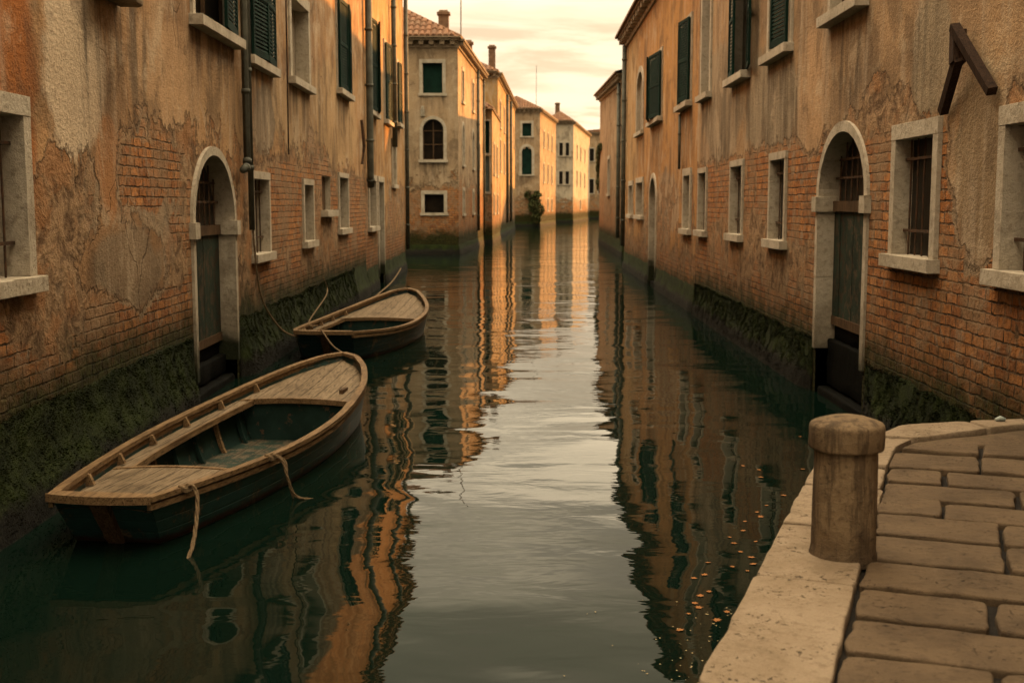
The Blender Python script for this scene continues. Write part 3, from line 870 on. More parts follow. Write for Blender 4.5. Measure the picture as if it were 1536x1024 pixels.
# ---- left: long peeling house with the arched water door
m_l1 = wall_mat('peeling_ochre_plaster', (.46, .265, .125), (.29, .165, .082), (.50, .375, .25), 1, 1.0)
L1 = root('canal_house', 'long peeling ochre house with pale arched water door beside the two moored boats', 'house', FL.P(6, 0))
D = (6.6, 1.13, .30, 2.36, .90)
LW = [(-1.15, .02, 2.0, 3.32), (9.15, 10.38, 1.80, 3.0), (14.0, 15.1, 1.86, 2.98), (16.5, 17.85, 2.46, 3.22), (19.15, 20.75, 2.0, 3.24)]
UW = [(5.78, 7.95, 5.0, 6.9), (9.15, 10.95, 4.90, 6.8), (12.9, 14.85, 4.96, 6.45), (19.2, 21.3, 5.35, 7.45)]
holes = [('a', D[0], D[1] + .06, -.5, D[3], D[4] + .06)] + [('r', *w) for w in LW + UW] + [('r', 8.93, 9.33, 4.23, 4.46)]
paints = [('c', (-.65, 3.6), 1.0, 1.25, (.36, .12, .028)), ('c', (1.45, 4.0), .85, .85, (.62, .48, .33)), ('c', (2.25, 2.95), .35, .55, (.45, .20, .075)),
          ('c', (4.6, 4.1), 1.5, .7, (.50, .31, .165)), ('c', (2.95, 2.0), 1.25, .42, (.235, .185, .125)), ('c', (7.8, 4.1), 1.6, .55, (.46, .28, .14)),
          ('brick', (2.95, 2.05), 1.3, .45, -.55), ('brick', (-.4, 3.3), 1.3, 1.1, -.35), ('brick', (1.7, 4.2), 1., 1., -.3), ('brick', (3.9, 3.0), .9, .3, .30), ('brick', (2.25, 2.95), .35, .5, -.35),
          ('rough', (.7, 2.3), .9, 1.0, .6), ('brick', (.7, 2.7), .5, .7, .2), ('rough', (6.5, 3.3), 1.6, .5, .5), ('brick', (5.0, 2.6), .8, .5, .12), ('rough', (4.7, 2.35), 1.0, .55, .35), ('rough', (8.6, 2.6), 1.2, 1.6, .5), ('rough', (11.5, 4.0), 2., .6, .5),
          ('brick', (11.8, 2.6), 1.3, .6, .25), ('rough', (16, 1.6), 4., .7, .35), ('c', (13, 4.2), 2.4, .7, (.47, .31, .165)), ('c', (19, 4.6), 4, 1.2, (.50, .32, .16)),
          ('drip', (2.0, 4.1), .55, .8, .9), ('drip', (3.3, 4.4), .7, .8, .8), ('drip', (10.2, 4.3), 1.1, .7, .6), ('drip', (16.5, 4.6), 1.4, .9, .6), ('c', (10.3, 3.9), .9, .5, (.30, .225, .15))]
wall(L1, FL, -12, 24.8, -.6, 11.4, m_l1, holes, .07, zmask([0, 1.2, 1.7, 2.3, 3.2, 3.55, 4.2, 5], [.84, .78, .68, .66, .64, .50, .24, .10], .12, 4), paints,
     [(a - .2, b + .2, c - .1, 1.6) for a, b, c, d in UW] + [(a - .1, b + .1, c - .1, .8) for a, b, c, d in LW])
shell(L1, FL, -12, 24.8, 11.4, 8, m_l1)
water_door(L1, FL, *D[:2], *D[2:], fw=.12, rec=.28, leafz=.62)
for k, (a, b, c, d) in enumerate(LW):
    if k == 3: window(L1, FL, a, b, c, d, frame=False, rec=.16, sillh=.14, pane=M_BROWNW)
    else: window(L1, FL, a, b, c, d, fw=.15 if k == 0 else .11, rec=.26, bars=4 if k in (0, 1) else None, mull=k in (2, 4), sill=.07)
window(L1, FL, *UW[0], fw=.13, rec=.2, sill=.14, shut=(None, 5), mull=True)
window(L1, FL, *UW[1], fw=.14, rec=.2, sill=.10, shut=(4, 3))
window(L1, FL, *UW[2], fw=.20, rec=.26, sill=.10, pane=M_PALEW)
window(L1, FL, *UW[3], fw=.10, rec=.2, sill=.12, shut=(3, 5))
v = MB(); fbox(v, FL, 8.90, 9.36, 4.20, 4.49, -.14, -.10); v.build('vent', M_GLASS, L1)
drainpipe(L1, [FL.P(8.35, 11.0, .10), FL.P(8.35, 3.28, .10), FL.P(8.28, 3.16, .11), FL.P(7.95, 3.10, .12)], .055)
drainpipe(L1, [FL.P(8.62, 11.0, .09), FL.P(8.62, 2.2, .09)], .045)
v = MB(); v.tube([FL.P(12.3, 11., .03), FL.P(12.32, 6., .03), FL.P(12.28, 3.5, .03)], .014, 6); v.build('cable', M_BEAM, L1)
v = MB(); v.tube([FL.P(23.6, 4.9, .05), FL.P(23.7, 4.2, .10), FL.P(23.6, 3.7, .05)], .045, 6); v.build('iron_tie', M_IRON, L1)
cb = MB(); fblock(cb, FL, 1.75, 2.75, 4.62, 4.9, -.02, .26, .05, .12, .02); cb.build('corbel', M_CORN, L1, True)
footing(L1, FL, [(-12, D[0] - D[1] - .19), (D[0] + D[1] + .19, 24.8)], .84, .19, tuft=42000, seed=2, tlim=(-1.5, 22))

# ---- left: sunlit end house
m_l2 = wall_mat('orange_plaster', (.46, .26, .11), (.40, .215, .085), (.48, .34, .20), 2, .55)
L2 = root('canal_house', 'orange house end catching the low sun, past the second boat, between two drainpipes', 'house', FL.P(31, 0))
lw = [(25.65, 27.55, 1.92, 3.3), (33.2, 34.6, 3.3, 4.7)]; uw = [(25.6, 27.9, 5.35, 8.0), (30.6, 32.4, 5.4, 7.9), (35.3, 36.6, 5.6, 7.8)]
holes = [('r', *w) for w in lw + uw] + [('r', 28.25, 29.85, -.5, 3.3)]
wall(L2, FL, 24.8, 38.6, -.6, 11.5, m_l2, holes, .12, zmask([0, 1.2, 1.8, 3.2, 3.6, 4.5], [.78, .7, .52, .45, .3, .1], .1, 8), [],
     [(a - .2, b + .2, c - .1, 1.5) for a, b, c, d in uw])
shell(L2, FL, 24.8, 38.6, 11.5, 8, m_l2)
window(L2, FL, *lw[0], fw=.16, rec=.24, sill=.08); window(L2, FL, *lw[1], fw=.2, rec=.1, sill=.06, pane=M_PALEW)
for k, w in enumerate(uw): window(L2, FL, *w, fw=.12, rec=.2, sill=.12, shut=((5, 9), (6, None), (5, 5))[k])
water_door_rect = window(L2, FL, 28.25, 29.85, .3, 3.3, fw=.16, rec=.3, sill=0, pane=M_DOORW)
drainpipe(L2, [FL.P(24.95, 11.2, .13), FL.P(24.95, 3.4, .13), FL.P(25.1, 3.1, .12)], .10)
drainpipe(L2, [FL.P(32.9, 11.2, .13), FL.P(32.9, 4.6, .13)], .09)
drainpipe(L2, [FL.P(38.3, 11.2, .12), FL.P(38.3, .8, .12)], .08)
footing(L2, FL, [(24.8, 28.05), (30.05, 38.6)], .65, .11, .18, seed=4)

# ---- right: brick and tan house with the arched water door
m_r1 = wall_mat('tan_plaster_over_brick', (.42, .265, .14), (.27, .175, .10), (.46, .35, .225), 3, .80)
R1 = root('canal_house', 'brick and tan plaster house with arched water door behind the stone bollard', 'house', FR.P(2, 0))
D = (-.42, 1.12, .62, 2.70, .81)
RW = [(-7.0, -5.7, 2.05, 3.25), (-3.90, -2.70, 2.06, 3.28), (2.96, 4.06, 2.03, 3.30), (6.7, 7.92, 2.03, 3.31), (11.25, 12.38, 2.0, 3.30)]
RU = [(-1.15, .35, 5.05, 6.7), (2.85, 4.45, 5.02, 6.9), (6.4, 8.05, 5.0, 7.1), (11.0, 12.2, 5.05, 7.1)]
holes = [('a', D[0], D[1] + .06, -.5, D[3], D[4] + .06)] + [('r', *w) for w in RW + RU[:3]] + [('a', 11.6, .66, 5.05, 7.1, .9)]
paints = [('c', (-5.0, 2.95), .55, .75, (.29, .205, .12)), ('brick', (-5.0, 2.95), .55, .75, -.75), ('c', (-3.6, 4.1), .55, .7, (.31, .24, .155)), ('brick', (-3.6, 4.2), .5, .6, -.5),
          ('brick', (-4.9, 4.2), .9, .5, .25), ('rough', (-5.2, 4.1), 1.0, .8, .6), ('brick', (-2.2, 3.75), 1.4, .30, .35), ('rough', (-2.0, 3.75), 1.8, .35, .6), ('brick', (-1.9, 4.5), .5, .6, .3), ('rough', (-1.9, 4.5), .5, .7, .6),
          ('c', (1.4, 4.2), 1.0, .8, (.50, .31, .165)), ('c', (4.5, 4.3), 2.2, .9, (.32, .25, .165)), ('brick', (1.5, 3.9), .6, .5, -.3),
          ('rough', (7.5, 2.1), 4.5, .8, .30), ('rough', (2.2, 1.7), 1.2, .6, .3), ('brick', (8.2, 1.9), 2.2, .35, -.22), ('c', (8.2, 1.9), 2.6, .6, (.30, .20, .12)), ('drip', (4.0, 4.2), 1.6, 1., .5), ('drip', (-.4, 4.4), 1.0, .8, .85), ('drip', (-3.5, 4.3), .5, .8, .7), ('drip', (9.3, 4.3), 1.5, 1.0, .75), ('drip', (2.2, 4.3), .5, .7, .5), ('rough', (6, 1.6), 5, .7, .22), ('c', (9.5, 4.6), 2.4, 1.1, (.33, .245, .155))]
wall(R1, FR, -19, 12.9, -.6, 12.2, m_r1, holes, .07, zmask([0, 2.6, 3.25, 3.5, 3.75, 4.2], [.86, .78, .70, .55, .30, .10], .07, 12), paints,
     [(a - .2, b + .2, c - .1, 1.7) for a, b, c, d in RU] + [(a - .1, b + .1, c - .1, .7) for a, b, c, d in RW])
shell(R1, FR, -19, 12.9, 12.2, 8, m_r1)  # top raised out of view to shade the house opposite
water_door(R1, FR, *D[:2], *D[2:], fw=.13, rec=.27, leafz=.98)
for k, w in enumerate(RW): window(R1, FR, *w, fw=(.15, .15, .11, .11, .11)[k], rec=.19, bars=(4, 5, 3, 3, None)[k], sill=.08, mull=k == 4)
window(R1, FR, *RU[0], fw=.14, rec=.2, sill=.13, mull=True)
window(R1, FR, *RU[1], fw=.14, rec=.22, sill=.12, shut=(5, None), pane=M_PALEW)
window(R1, FR, *RU[2], fw=.12, rec=.2, sill=.14, shut=(172, 4), pane=M_PALEW)
window(R1, FR, *RU[3], fw=.18, rec=.24, sill=.10, arch=.85, mull=True)
footing(R1, FR, [(-19, D[0] - D[1] - .19), (D[0] + D[1] + .19, 12.9)], .70, .11, tuft=36000, seed=6, tlim=(-7, 12.9))
# timber strut bracket bolted to the wall
br = MB()
br.beam(FR.P(-4.70, 4.19, .14), FR.P(-5.43, 3.55, .05), .085, .08, (0, 1, 0)); tb = br.build('timber_bracket', M_BEAM, R1)
b2 = MB(); b2.beam(FR.P(-4.69, 4.16, .10), FR.P(-4.76, 3.86, .12), .12, .10, (0, 1, 0)); b2.build('post', M_BEAM, tb)
b2 = MB(); b2.beam(FR.P(-4.80, 3.90, .13), FR.P(-4.19, 3.47, .04), .08, .075, (0, 1, 0)); b2.build('strut', M_BEAM, tb)

# ---- right: orange house with green shutters
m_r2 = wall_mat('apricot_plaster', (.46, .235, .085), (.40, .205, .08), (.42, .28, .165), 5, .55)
R2 = root('canal_house', 'apricot house with two pairs of tall green shutters and a dentilled cornice', 'house', FR.P(24, 0))
rw = [(13.9, 15.1, 1.98, 3.30), (26.1, 28.5, 2.2, 3.35), (30.2, 31.8, 2.2, 3.3)]; ru = [(14.1, 16.1, 5.12, 7.1), (20.5, 23.7, 5.2, 7.1)]
holes = [('r', *w) for w in rw + ru] + [('a', 22.75, 1.0, -.5, 2.72, .75), ('a', 27.6, 1.2, 5.15, 6.6, .7)]
wall(R2, FR, 12.9, 34.2, -.6, 9.3, m_r2, holes, .11, zmask([0, .9, 1.5, 3.2, 3.6, 4.2], [.75, .62, .50, .46, .34, .14], .12, 21),
     [('c', (19, 2.6), 3, .9, (.42, .29, .18)), ('c', (19, 6.8), 4, 2, (.50, .26, .09)), ('c', (31, 6), 3, 3, (.45, .27, .12))], [(a - .3, b + .3, c - .1, 1.8) for a, b, c, d in ru] + [(26, 29, 5.0, 1.5)])
shell(R2, FR, 12.9, 34.2, 9.3, 8, m_r2, dent=.9)
for k, w in enumerate(rw): window(R2, FR, *w, fw=.17, rec=.22, sill=.08)
for k, w in enumerate(ru): window(R2, FR, *w, fw=.12, rec=.2, sill=.13, shut=((7, 5), (6, 8))[k])
water_door(R2, FR, 22.75, .95, .1, 2.72, .70, fw=.16, rec=.3, leafz=.5, impost=False, grille=False)
window(R2, FR, 26.45, 28.75, 5.15, 6.6, fw=.2, rec=.12, sill=.08, arch=.65, pane=M_PALEW)
drainpipe(R2, [FR.P(33.3, 8.9, .12), FR.P(33.3, .9, .12)], .09)
drainpipe(R2, [FR.P(15.75, 4.9, .06), FR.P(15.70, 3.5, .06)], .035)
footing(R2, FR, [(12.9, 21.6), (23.9, 34.2)], .6, .10, .15, seed=8)


# ================================================================ FAR HOUSES
def far_house(name, label, f0, f1, f2, z, mat, front, side, roof='hip', rh=1.8, cell=.22, brick=None, foot=.8, corn=True, depth_back=None, over=.36):
    """f0-f1 = facade towards the camera, f1-f2 = facade along the canal (all xy points)"""
    f0, f1, f2 = (np.array(q, float) for q in (f0, f1, f2))
    r = root(name, label, 'house', (*((f0 + f1) / 2), 0))
    Ff = Face(f0, f1 - f0, (0, -1)); sdv = f2 - f1
    Fs = Face(f1, sdv, (1, -.05) if f1[0] >= f0[0] else (-1, -.05))
    lf, ls = np.linalg.norm(f1 - f0), np.linalg.norm(sdv)
    mf = zmask(*(brick or ([0, 2., 4.5, 5.5], [.75, .6, .35, .1])), .1, int(z * 7))
    for F, L, ops in ((Ff, lf, front), (Fs, ls, side)):
        hl = []
        for op in ops:
            a, b, c, d = op[:4]; k = op[4] if len(op) > 4 else {}
            hl.append(('a', (a + b) / 2, (b - a) / 2 + .02, c, d, k['arch'] + .02) if k.get('arch') else ('r', a, b, c, d))
        wall(r, F, 0, L, -.6, z, mat, hl, cell, mf, [], [(o_[0] - .1, o_[1] + .1, o_[2], 1.2) for o_ in ops])
        for op in ops:
            k = dict(fw=.17, rec=.22, sill=.06, sillh=.14); k.update(op[4] if len(op) > 4 else {})
            window(r, F, *op[:4], **k)
        footing(r, F, [(0, L)], foot * .6, .08, .3, seed=int(L * 10))
    b0 = f0 + sdv; back = MB()
    back.add([(*f2, -.6), (*b0, -.6), (*b0, z), (*f2, z)], [(0, 1, 2, 3)]); back.add([(*b0, -.6), (*f0, -.6), (*f0, z), (*b0, z)], [(0, 1, 2, 3)])
    back.build('side_wall', mat, r)
    if corn: face_cornice(r, [(Ff, -.02, lf + .02), (Fs, -.02, ls)], z)
    if roof == 'hip': hip_roof(r, [f0, f1, f2, b0], z, rh, over)
    return r, Ff, Fs


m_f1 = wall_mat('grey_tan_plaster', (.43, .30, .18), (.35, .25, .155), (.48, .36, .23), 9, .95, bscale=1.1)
H1, Ff, Fs = far_house('hipped_house', 'hip roofed corner house with one square, one arched and one low pale framed window', (-9.6, 62.1), (-2.75, 62.1), (-1.87, 78.9), 10.9, m_f1,
    [(5.06, 6.06, 7.9 + .3, 9.7, dict(pane=M_SHUT, sill=.02)), (5.04, 6.1, 4.85, 6.35, dict(arch=.55, mull=True, pane=M_GLASS, fw=.16)), (5.1, 6.1, 2.15, 3.1, dict(sill=.03))],
    [(2.3, 3.2, 8.0, 9.6), (8.6, 9.6, 8.0, 9.6), (2.4, 3.3, 4.7, 6.3, dict(arch=.5)), (8.6, 9.6, 4.7, 6.3, dict(arch=.5)), (13.2, 14.0, 4.8, 6.3, dict(pane=M_SHUT)), (2.4, 3.3, 2.1, 3.3), (8.6, 9.5, 2.1, 3.3)],
    brick=([0, 3.0, 4.4, 5.2], [.85, .72, .35, .08]), rh=2.1)
chimney(H1, -3.7, 66.6, 11.3, 13.0, .55); chimney(H1, -2.7, 75.5, 11.2, 12.6, .5)
am = MB(); am.tube([(-2.75, 66., 11.1), (-2.73, 66., 15.2)], .03, 6); am.tube([(-3.0, 66, 14.6), (-2.45, 66, 14.6)], .012, 5); am.build('antenna_mast', M_IRON, H1)
pq = MB(); pq.beam(Ff.P(5.05, 7.05, .02), Ff.P(5.05, 7.4, .10), .22, .12, (0, 1, 0)); pq.tube([Ff.P(5.05, 7.4, .1), Ff.P(5.05, 7.55, .12)], .08, 8); pq.build('wall_lamp', M_STONE, H1)
drainpipe(H1, [Fs.P(11.4, 10.6, .12), Fs.P(11.4, 1.0, .12)], .09); drainpipe(H1, [Fs.P(16.2, 10.6, .1), Fs.P(16.2, .8, .1)], .07)

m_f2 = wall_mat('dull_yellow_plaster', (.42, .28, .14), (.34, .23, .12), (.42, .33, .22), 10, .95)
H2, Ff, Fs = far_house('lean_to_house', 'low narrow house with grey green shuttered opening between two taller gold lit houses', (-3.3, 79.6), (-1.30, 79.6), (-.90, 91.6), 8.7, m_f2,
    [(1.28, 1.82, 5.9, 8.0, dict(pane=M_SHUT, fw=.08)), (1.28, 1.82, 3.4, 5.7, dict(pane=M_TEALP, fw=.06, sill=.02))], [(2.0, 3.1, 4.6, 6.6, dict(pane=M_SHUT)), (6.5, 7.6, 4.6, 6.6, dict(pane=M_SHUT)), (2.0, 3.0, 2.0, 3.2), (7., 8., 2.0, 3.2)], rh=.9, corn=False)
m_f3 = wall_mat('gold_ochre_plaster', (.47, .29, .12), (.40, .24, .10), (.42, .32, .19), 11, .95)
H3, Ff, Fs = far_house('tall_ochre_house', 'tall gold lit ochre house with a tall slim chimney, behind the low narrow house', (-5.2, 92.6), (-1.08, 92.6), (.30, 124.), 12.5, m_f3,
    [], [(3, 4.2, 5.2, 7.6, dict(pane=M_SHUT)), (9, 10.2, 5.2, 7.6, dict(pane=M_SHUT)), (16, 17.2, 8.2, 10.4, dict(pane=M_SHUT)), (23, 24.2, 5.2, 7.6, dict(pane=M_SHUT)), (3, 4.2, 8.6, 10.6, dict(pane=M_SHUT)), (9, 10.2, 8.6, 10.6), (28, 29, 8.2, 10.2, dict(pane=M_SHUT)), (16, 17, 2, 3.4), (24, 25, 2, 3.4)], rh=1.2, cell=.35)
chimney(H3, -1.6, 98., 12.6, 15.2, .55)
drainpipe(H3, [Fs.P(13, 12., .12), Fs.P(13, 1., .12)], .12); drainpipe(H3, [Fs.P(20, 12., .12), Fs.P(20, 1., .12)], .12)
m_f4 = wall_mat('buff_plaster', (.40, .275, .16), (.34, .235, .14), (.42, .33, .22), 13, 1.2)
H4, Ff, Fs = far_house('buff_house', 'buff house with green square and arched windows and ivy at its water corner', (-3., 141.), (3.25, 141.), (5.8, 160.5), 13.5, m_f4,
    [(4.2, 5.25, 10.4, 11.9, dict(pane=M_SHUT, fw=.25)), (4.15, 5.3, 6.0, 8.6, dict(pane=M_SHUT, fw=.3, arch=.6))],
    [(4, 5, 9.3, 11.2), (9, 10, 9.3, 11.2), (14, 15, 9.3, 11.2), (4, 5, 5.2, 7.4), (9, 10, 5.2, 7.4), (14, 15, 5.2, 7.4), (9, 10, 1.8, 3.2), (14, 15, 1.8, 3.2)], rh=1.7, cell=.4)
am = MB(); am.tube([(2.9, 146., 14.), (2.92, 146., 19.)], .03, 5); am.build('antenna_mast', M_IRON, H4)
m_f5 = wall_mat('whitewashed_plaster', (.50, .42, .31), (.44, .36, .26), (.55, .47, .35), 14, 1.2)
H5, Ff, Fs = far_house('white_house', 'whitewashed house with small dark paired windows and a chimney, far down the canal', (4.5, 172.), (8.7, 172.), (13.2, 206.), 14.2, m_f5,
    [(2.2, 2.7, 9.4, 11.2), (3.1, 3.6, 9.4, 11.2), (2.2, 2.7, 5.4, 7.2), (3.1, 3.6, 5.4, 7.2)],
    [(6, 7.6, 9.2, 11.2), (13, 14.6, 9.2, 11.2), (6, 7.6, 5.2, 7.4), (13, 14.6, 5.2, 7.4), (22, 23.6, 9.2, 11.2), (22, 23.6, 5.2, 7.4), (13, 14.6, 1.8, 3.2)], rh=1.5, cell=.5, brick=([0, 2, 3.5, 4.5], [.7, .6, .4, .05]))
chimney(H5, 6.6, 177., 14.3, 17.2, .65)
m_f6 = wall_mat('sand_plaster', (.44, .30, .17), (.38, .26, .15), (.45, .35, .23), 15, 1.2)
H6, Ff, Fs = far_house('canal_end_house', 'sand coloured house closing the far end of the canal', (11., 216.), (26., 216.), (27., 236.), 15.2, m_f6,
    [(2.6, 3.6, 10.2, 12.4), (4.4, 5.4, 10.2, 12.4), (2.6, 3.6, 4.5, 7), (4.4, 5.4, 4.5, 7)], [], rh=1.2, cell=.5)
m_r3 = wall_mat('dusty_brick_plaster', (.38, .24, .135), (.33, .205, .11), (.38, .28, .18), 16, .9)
FR3 = Face((5.42, 59.), (.57, 24.), (-1, 0))
R3 = root('brown_house', 'plain brown house past the apricot one, ivy hanging at its far corner', 'house', FR3.P(8, 0))
zt = (8.9, 9.9)
wall(R3, FR3, 0, 24, -.6, 9.4, m_r3, [('r', 11.5, 13.5, 3.2, 5.2)], .2, zmask([0, 2, 4, 5.5], [.8, .6, .4, .2], .12, 31), [], [(11, 14, 3.2, 1)], ztop=zt)
shell(R3, FR3, 0, 24, 9.4, 9, m_r3, dent=1.1, ztop=zt, rise=1.2)
window(R3, FR3, 11.5, 13.5, 3.2, 5.2, fw=.2, rec=.2, sill=.06)
drainpipe(R3, [FR3.P(2, 8.6, .12), FR3.P(2, .9, .12)], .1)
footing(R3, FR3, [(0, 24)], .7, .08, .3, seed=17)
"""the next house round the bend, behind the brown one"""
R4, Ff, Fs = far_house('bend_house', 'sunlit house round the bend beyond the brown house', (24., 120.), (9.6, 120.), (11.5, 140.), 7.0, m_f6, [], [], rh=1.2, cell=.5, corn=False)


# ================================================================ QUAY
QO = np.array((.69, 4.28)); QT = np.array((.345, .939)); QN = np.array((.939, -.345)); QZ = .85


def Q(a, n): return QO + QT * a + QN * n


def poly_stone(mb, pts, z, th=.14, rc=.03, seed=0, tilt=.004, rnd=.02, jit=.006):
    """hand-dressed slab: wandering perimeter, rounded arris, slightly domed top"""
    r = random.Random(seed); P = [np.array(p, float) for p in pts]; n = len(P); out = []
    for i in range(n):
        p0, p, p1 = P[i - 1], P[i], P[(i + 1) % n]
        a, b = p0 - p, p1 - p; la, lb = np.linalg.norm(a), np.linalg.norm(b)
        ra = min(rc * r.uniform(.5, 1.7), la * .3, lb * .3)
        for q in (0, .5, 1):
            s = p + a / la * ra * (1 - q) ** 2 + b / lb * ra * q ** 2; out.append(s)
        k = max(1, int((lb - 2 * ra) / .07))
        for q in range(1, k): out.append(p + b / lb * (ra + (lb - 2 * ra) * q / k))
    A = np.array(out); cen = A.mean(0); m = len(A)
    j = (fbm(np.column_stack([A, np.full(m, seed * 3.7)]), 7., 3, seed % 97) - .5) * 2
    dv = A - cen; ln = np.linalg.norm(dv, axis=1)[:, None]; A = A + dv / ln * (j[:, None] * jit * 2.2)
    tx, ty = r.gauss(0, tilt), r.gauss(0, tilt); dz = r.gauss(0, .004)
    rings = []
    for ins, h in ((0, -th), (0, -.022), (.003, -.010), (.009, -.003), (.020, -.0004), (.5, .0005), (.85, .0005)):
        s = 1 - np.minimum(ins / ln, .98) if ins < .3 else np.full((m, 1), 1 - ins)
        B = cen + (A - cen) * s
        zz = z + dz + h * (rnd / .02 if h > -.1 else 1) + (B - cen) @ np.array((tx, ty)) + (fbm(np.column_stack([B, np.full(m, seed)]), 5., 3, 5) - .5) * (.010 if h > -.02 else 0)
        rings.append(np.column_stack([B, zz]))
    V = np.concatenate(rings + [np.array([[cen[0], cen[1], z + dz + .0005]])]); f = []
    for k in range(len(rings) - 1):
        for i in range(m): f.append((k * m + i, k * m + (i + 1) % m, (k + 1) * m + (i + 1) % m, (k + 1) * m + i))
    k = len(rings) - 1
    for i in range(m): f.append((k * m + i, k * m + (i + 1) % m, len(V) - 1))
    area = sum(P[i][0] * P[(i + 1) % n][1] - P[(i + 1) % n][0] * P[i][1] for i in range(n))
    if area < 0: f = [q[::-1] for q in f]
    mb.add(V, f)


kb = MB(); g = .013
ja = [-4.2, -2.9, -1.55, -.05, 1.33, 2.33, 3.32, 3.95]
for i, (a, b) in enumerate(zip(ja[:-1], ja[1:])):
    poly_stone(kb, [Q(a + g, 0), Q(b - g + (.02 if i == 3 else 0), 0), Q(b - g, .46 + .01 * (i % 3)), Q(a + g, .46 + .012 * (i % 2))], QZ + .010, .3, .03, 50 + i, .002, .018, .008)
kb.add(*(lambda V, f: (V, f))([(0, 0, -9), (0, .01, -9), (.01, 0, -9)], [(0, 1, 2)]))
k1 = [(2.06, 7.99), (2.74, 8.90), (2.98, 8.80), (2.79, 8.56), (2.52, 7.90)]
poly_stone(kb, k1, QZ + .012, .3, .03, 71, .002, .03)
poly_stone(kb, [(2.755, 8.92), (3.06, 9.36), (3.66, 9.52), (3.72, 9.22), (3.30, 8.98), (3.00, 8.82)], QZ + .03, .3, .05, 72, .002, .035)
poly_stone(kb, [(3.675, 9.53), (4.17, 9.60), (4.17, 9.40), (3.735, 9.23)], QZ + .028, .3, .03, 73, .002, .03)
plain('quay_kerb', np.concatenate(kb.v), kb.f, M_KERB)
pv = MB(); rows = [-4.2, -3.75, -3.28, -2.8, -2.36, -1.9, -1.42, -.95, -.48, .0, .50, .93, 1.36, 1.80, 2.28, 2.75, 3.18, 3.62, 4.05, 4.56]
rr = random.Random(5)
for i, (a, b) in enumerate(zip(rows[:-1], rows[1:])):
    n0 = .468; nmax = (4.14 - .69 - .345 * b) / .939
    x = n0; first = True
    while x < nmax - .05:
        L = rr.uniform(.42, .82)
        if first: L = rr.choice((.36, .58, .78, .66)); first = False
        x1 = min(x + L, nmax)
        if nmax - x1 < .25: x1 = nmax
        w = rr.uniform(-.012, .012)
        poly_stone(pv, [Q(a + .024 + w, x + .014), Q(b - .024 + w, x + .014), Q(b - .024 - w, x1 - .014), Q(a + .024 - w, x1 - .014)], QZ + rr.uniform(-.005, .005), .12, .032, 200 + i * 37 + int(x * 10), .006, .012, .012)
        x = x1
# wedge stones that close the paving against the slanting far border
poly_stone(pv, [(2.80, 8.53), (3.02, 8.79), (3.45, 8.70), (3.30, 8.34)], QZ - .004, .12, .05, 601, .004, .024)
poly_stone(pv, [(3.04, 8.81), (3.32, 8.965), (4.16, 9.36), (4.16, 8.80), (3.48, 8.71)], QZ - .004, .12, .05, 602, .004, .024)
poly_stone(pv, [(3.32, 8.33), (3.47, 8.69), (4.15, 8.78), (4.15, 8.1)], QZ - .002, .12, .05, 603, .004, .024)
plain('quay_pavement', np.concatenate(pv.v), pv.f, M_PAVE)
# body of the quay under the stones
bd = [Q(-4.3, .03), Q(3.9, .03), (2.10, 7.98), (2.77, 8.88), (3.08, 9.33), (3.70, 9.49), (4.25, 9.56), (4.25, .0), (1.5, -.2)]
nb = len(bd)
plain('quay_base', [(*p, -.8) for p in bd] + [(*p, QZ - .045) for p in bd], [tuple(range(nb, 2 * nb))] + [(i, (i + 1) % nb, nb + (i + 1) % nb, nb + i) for i in range(nb)], M_JOINT)

# bollard
bo = root('mooring_bollard', 'round weathered stone bollard with a wider domed cap on the quay edge', 'bollard', (1.665, 5.88, QZ))
def lathe(prof, k=56, amp=.006, seed=0, ns=9.):
    V = []; f = []
    for r, z in prof:
        for j in range(k):
            a = 2 * math.pi * j / k; V.append((r * math.cos(a), r * math.sin(a), z))
    V = np.array(V); m = len(prof)
    nrm = V * np.array((1, 1, 0)); nrm = nrm / np.maximum(np.linalg.norm(nrm, axis=1), 1e-4)[:, None]
    e = (fbm(V, ns, 4, seed) - .5) * 2 * amp; V = V + nrm * e[:, None]; V[:, 2] += (fbm(V + 5, ns, 3, seed + 1) - .5) * amp * 1.2
    for i in range(m - 1):
        for j in range(k): f.append((i * k + j, i * k + (j + 1) % k, (i + 1) * k + (j + 1) % k, (i + 1) * k + j))
    f.append(tuple((m - 1) * k + j for j in range(k)))
    return V + np.array((1.665, 5.88, QZ)), f
pr = [(.168, -.03), (.166, .012), (.161, .03)] + [(.159 - .004 * q, .03 + .51 * q) for q in np.linspace(.05, 1, 22)]
mesh_obj('shaft', *lathe(pr, 56, .004, 3), M_BOLL, bo, True)
pr = [(.150, .538), (.172, .540), (.181, .545), (.184, .554), (.185, .60), (.185, .648), (.182, .663), (.174, .673), (.15, .684), (.11, .696), (.06, .706), (.012, .709)]
mesh_obj('cap', *lathe(pr, 72, .007, 8, 11.), M_BOLL, bo, True)


# ================================================================ BOATS
def cr(xs, ys):
    xs = np.array(xs, float); ys = np.array(ys, float)
    m = np.gradient(ys, xs)
    def f(t):
        t = np.clip(np.atleast_1d(t), xs[0], xs[-1]); i = np.clip(np.searchsorted(xs, t) - 1, 0, len(xs) - 2)
        h = xs[i + 1] - xs[i]; u = (t - xs[i]) / h
        return (2 * u ** 3 - 3 * u ** 2 + 1) * ys[i] + (u ** 3 - 2 * u ** 2 + u) * h * m[i] + (-2 * u ** 3 + 3 * u ** 2) * ys[i + 1] + (u ** 3 - u ** 2) * h * m[i + 1]
    return f


HULLS = []


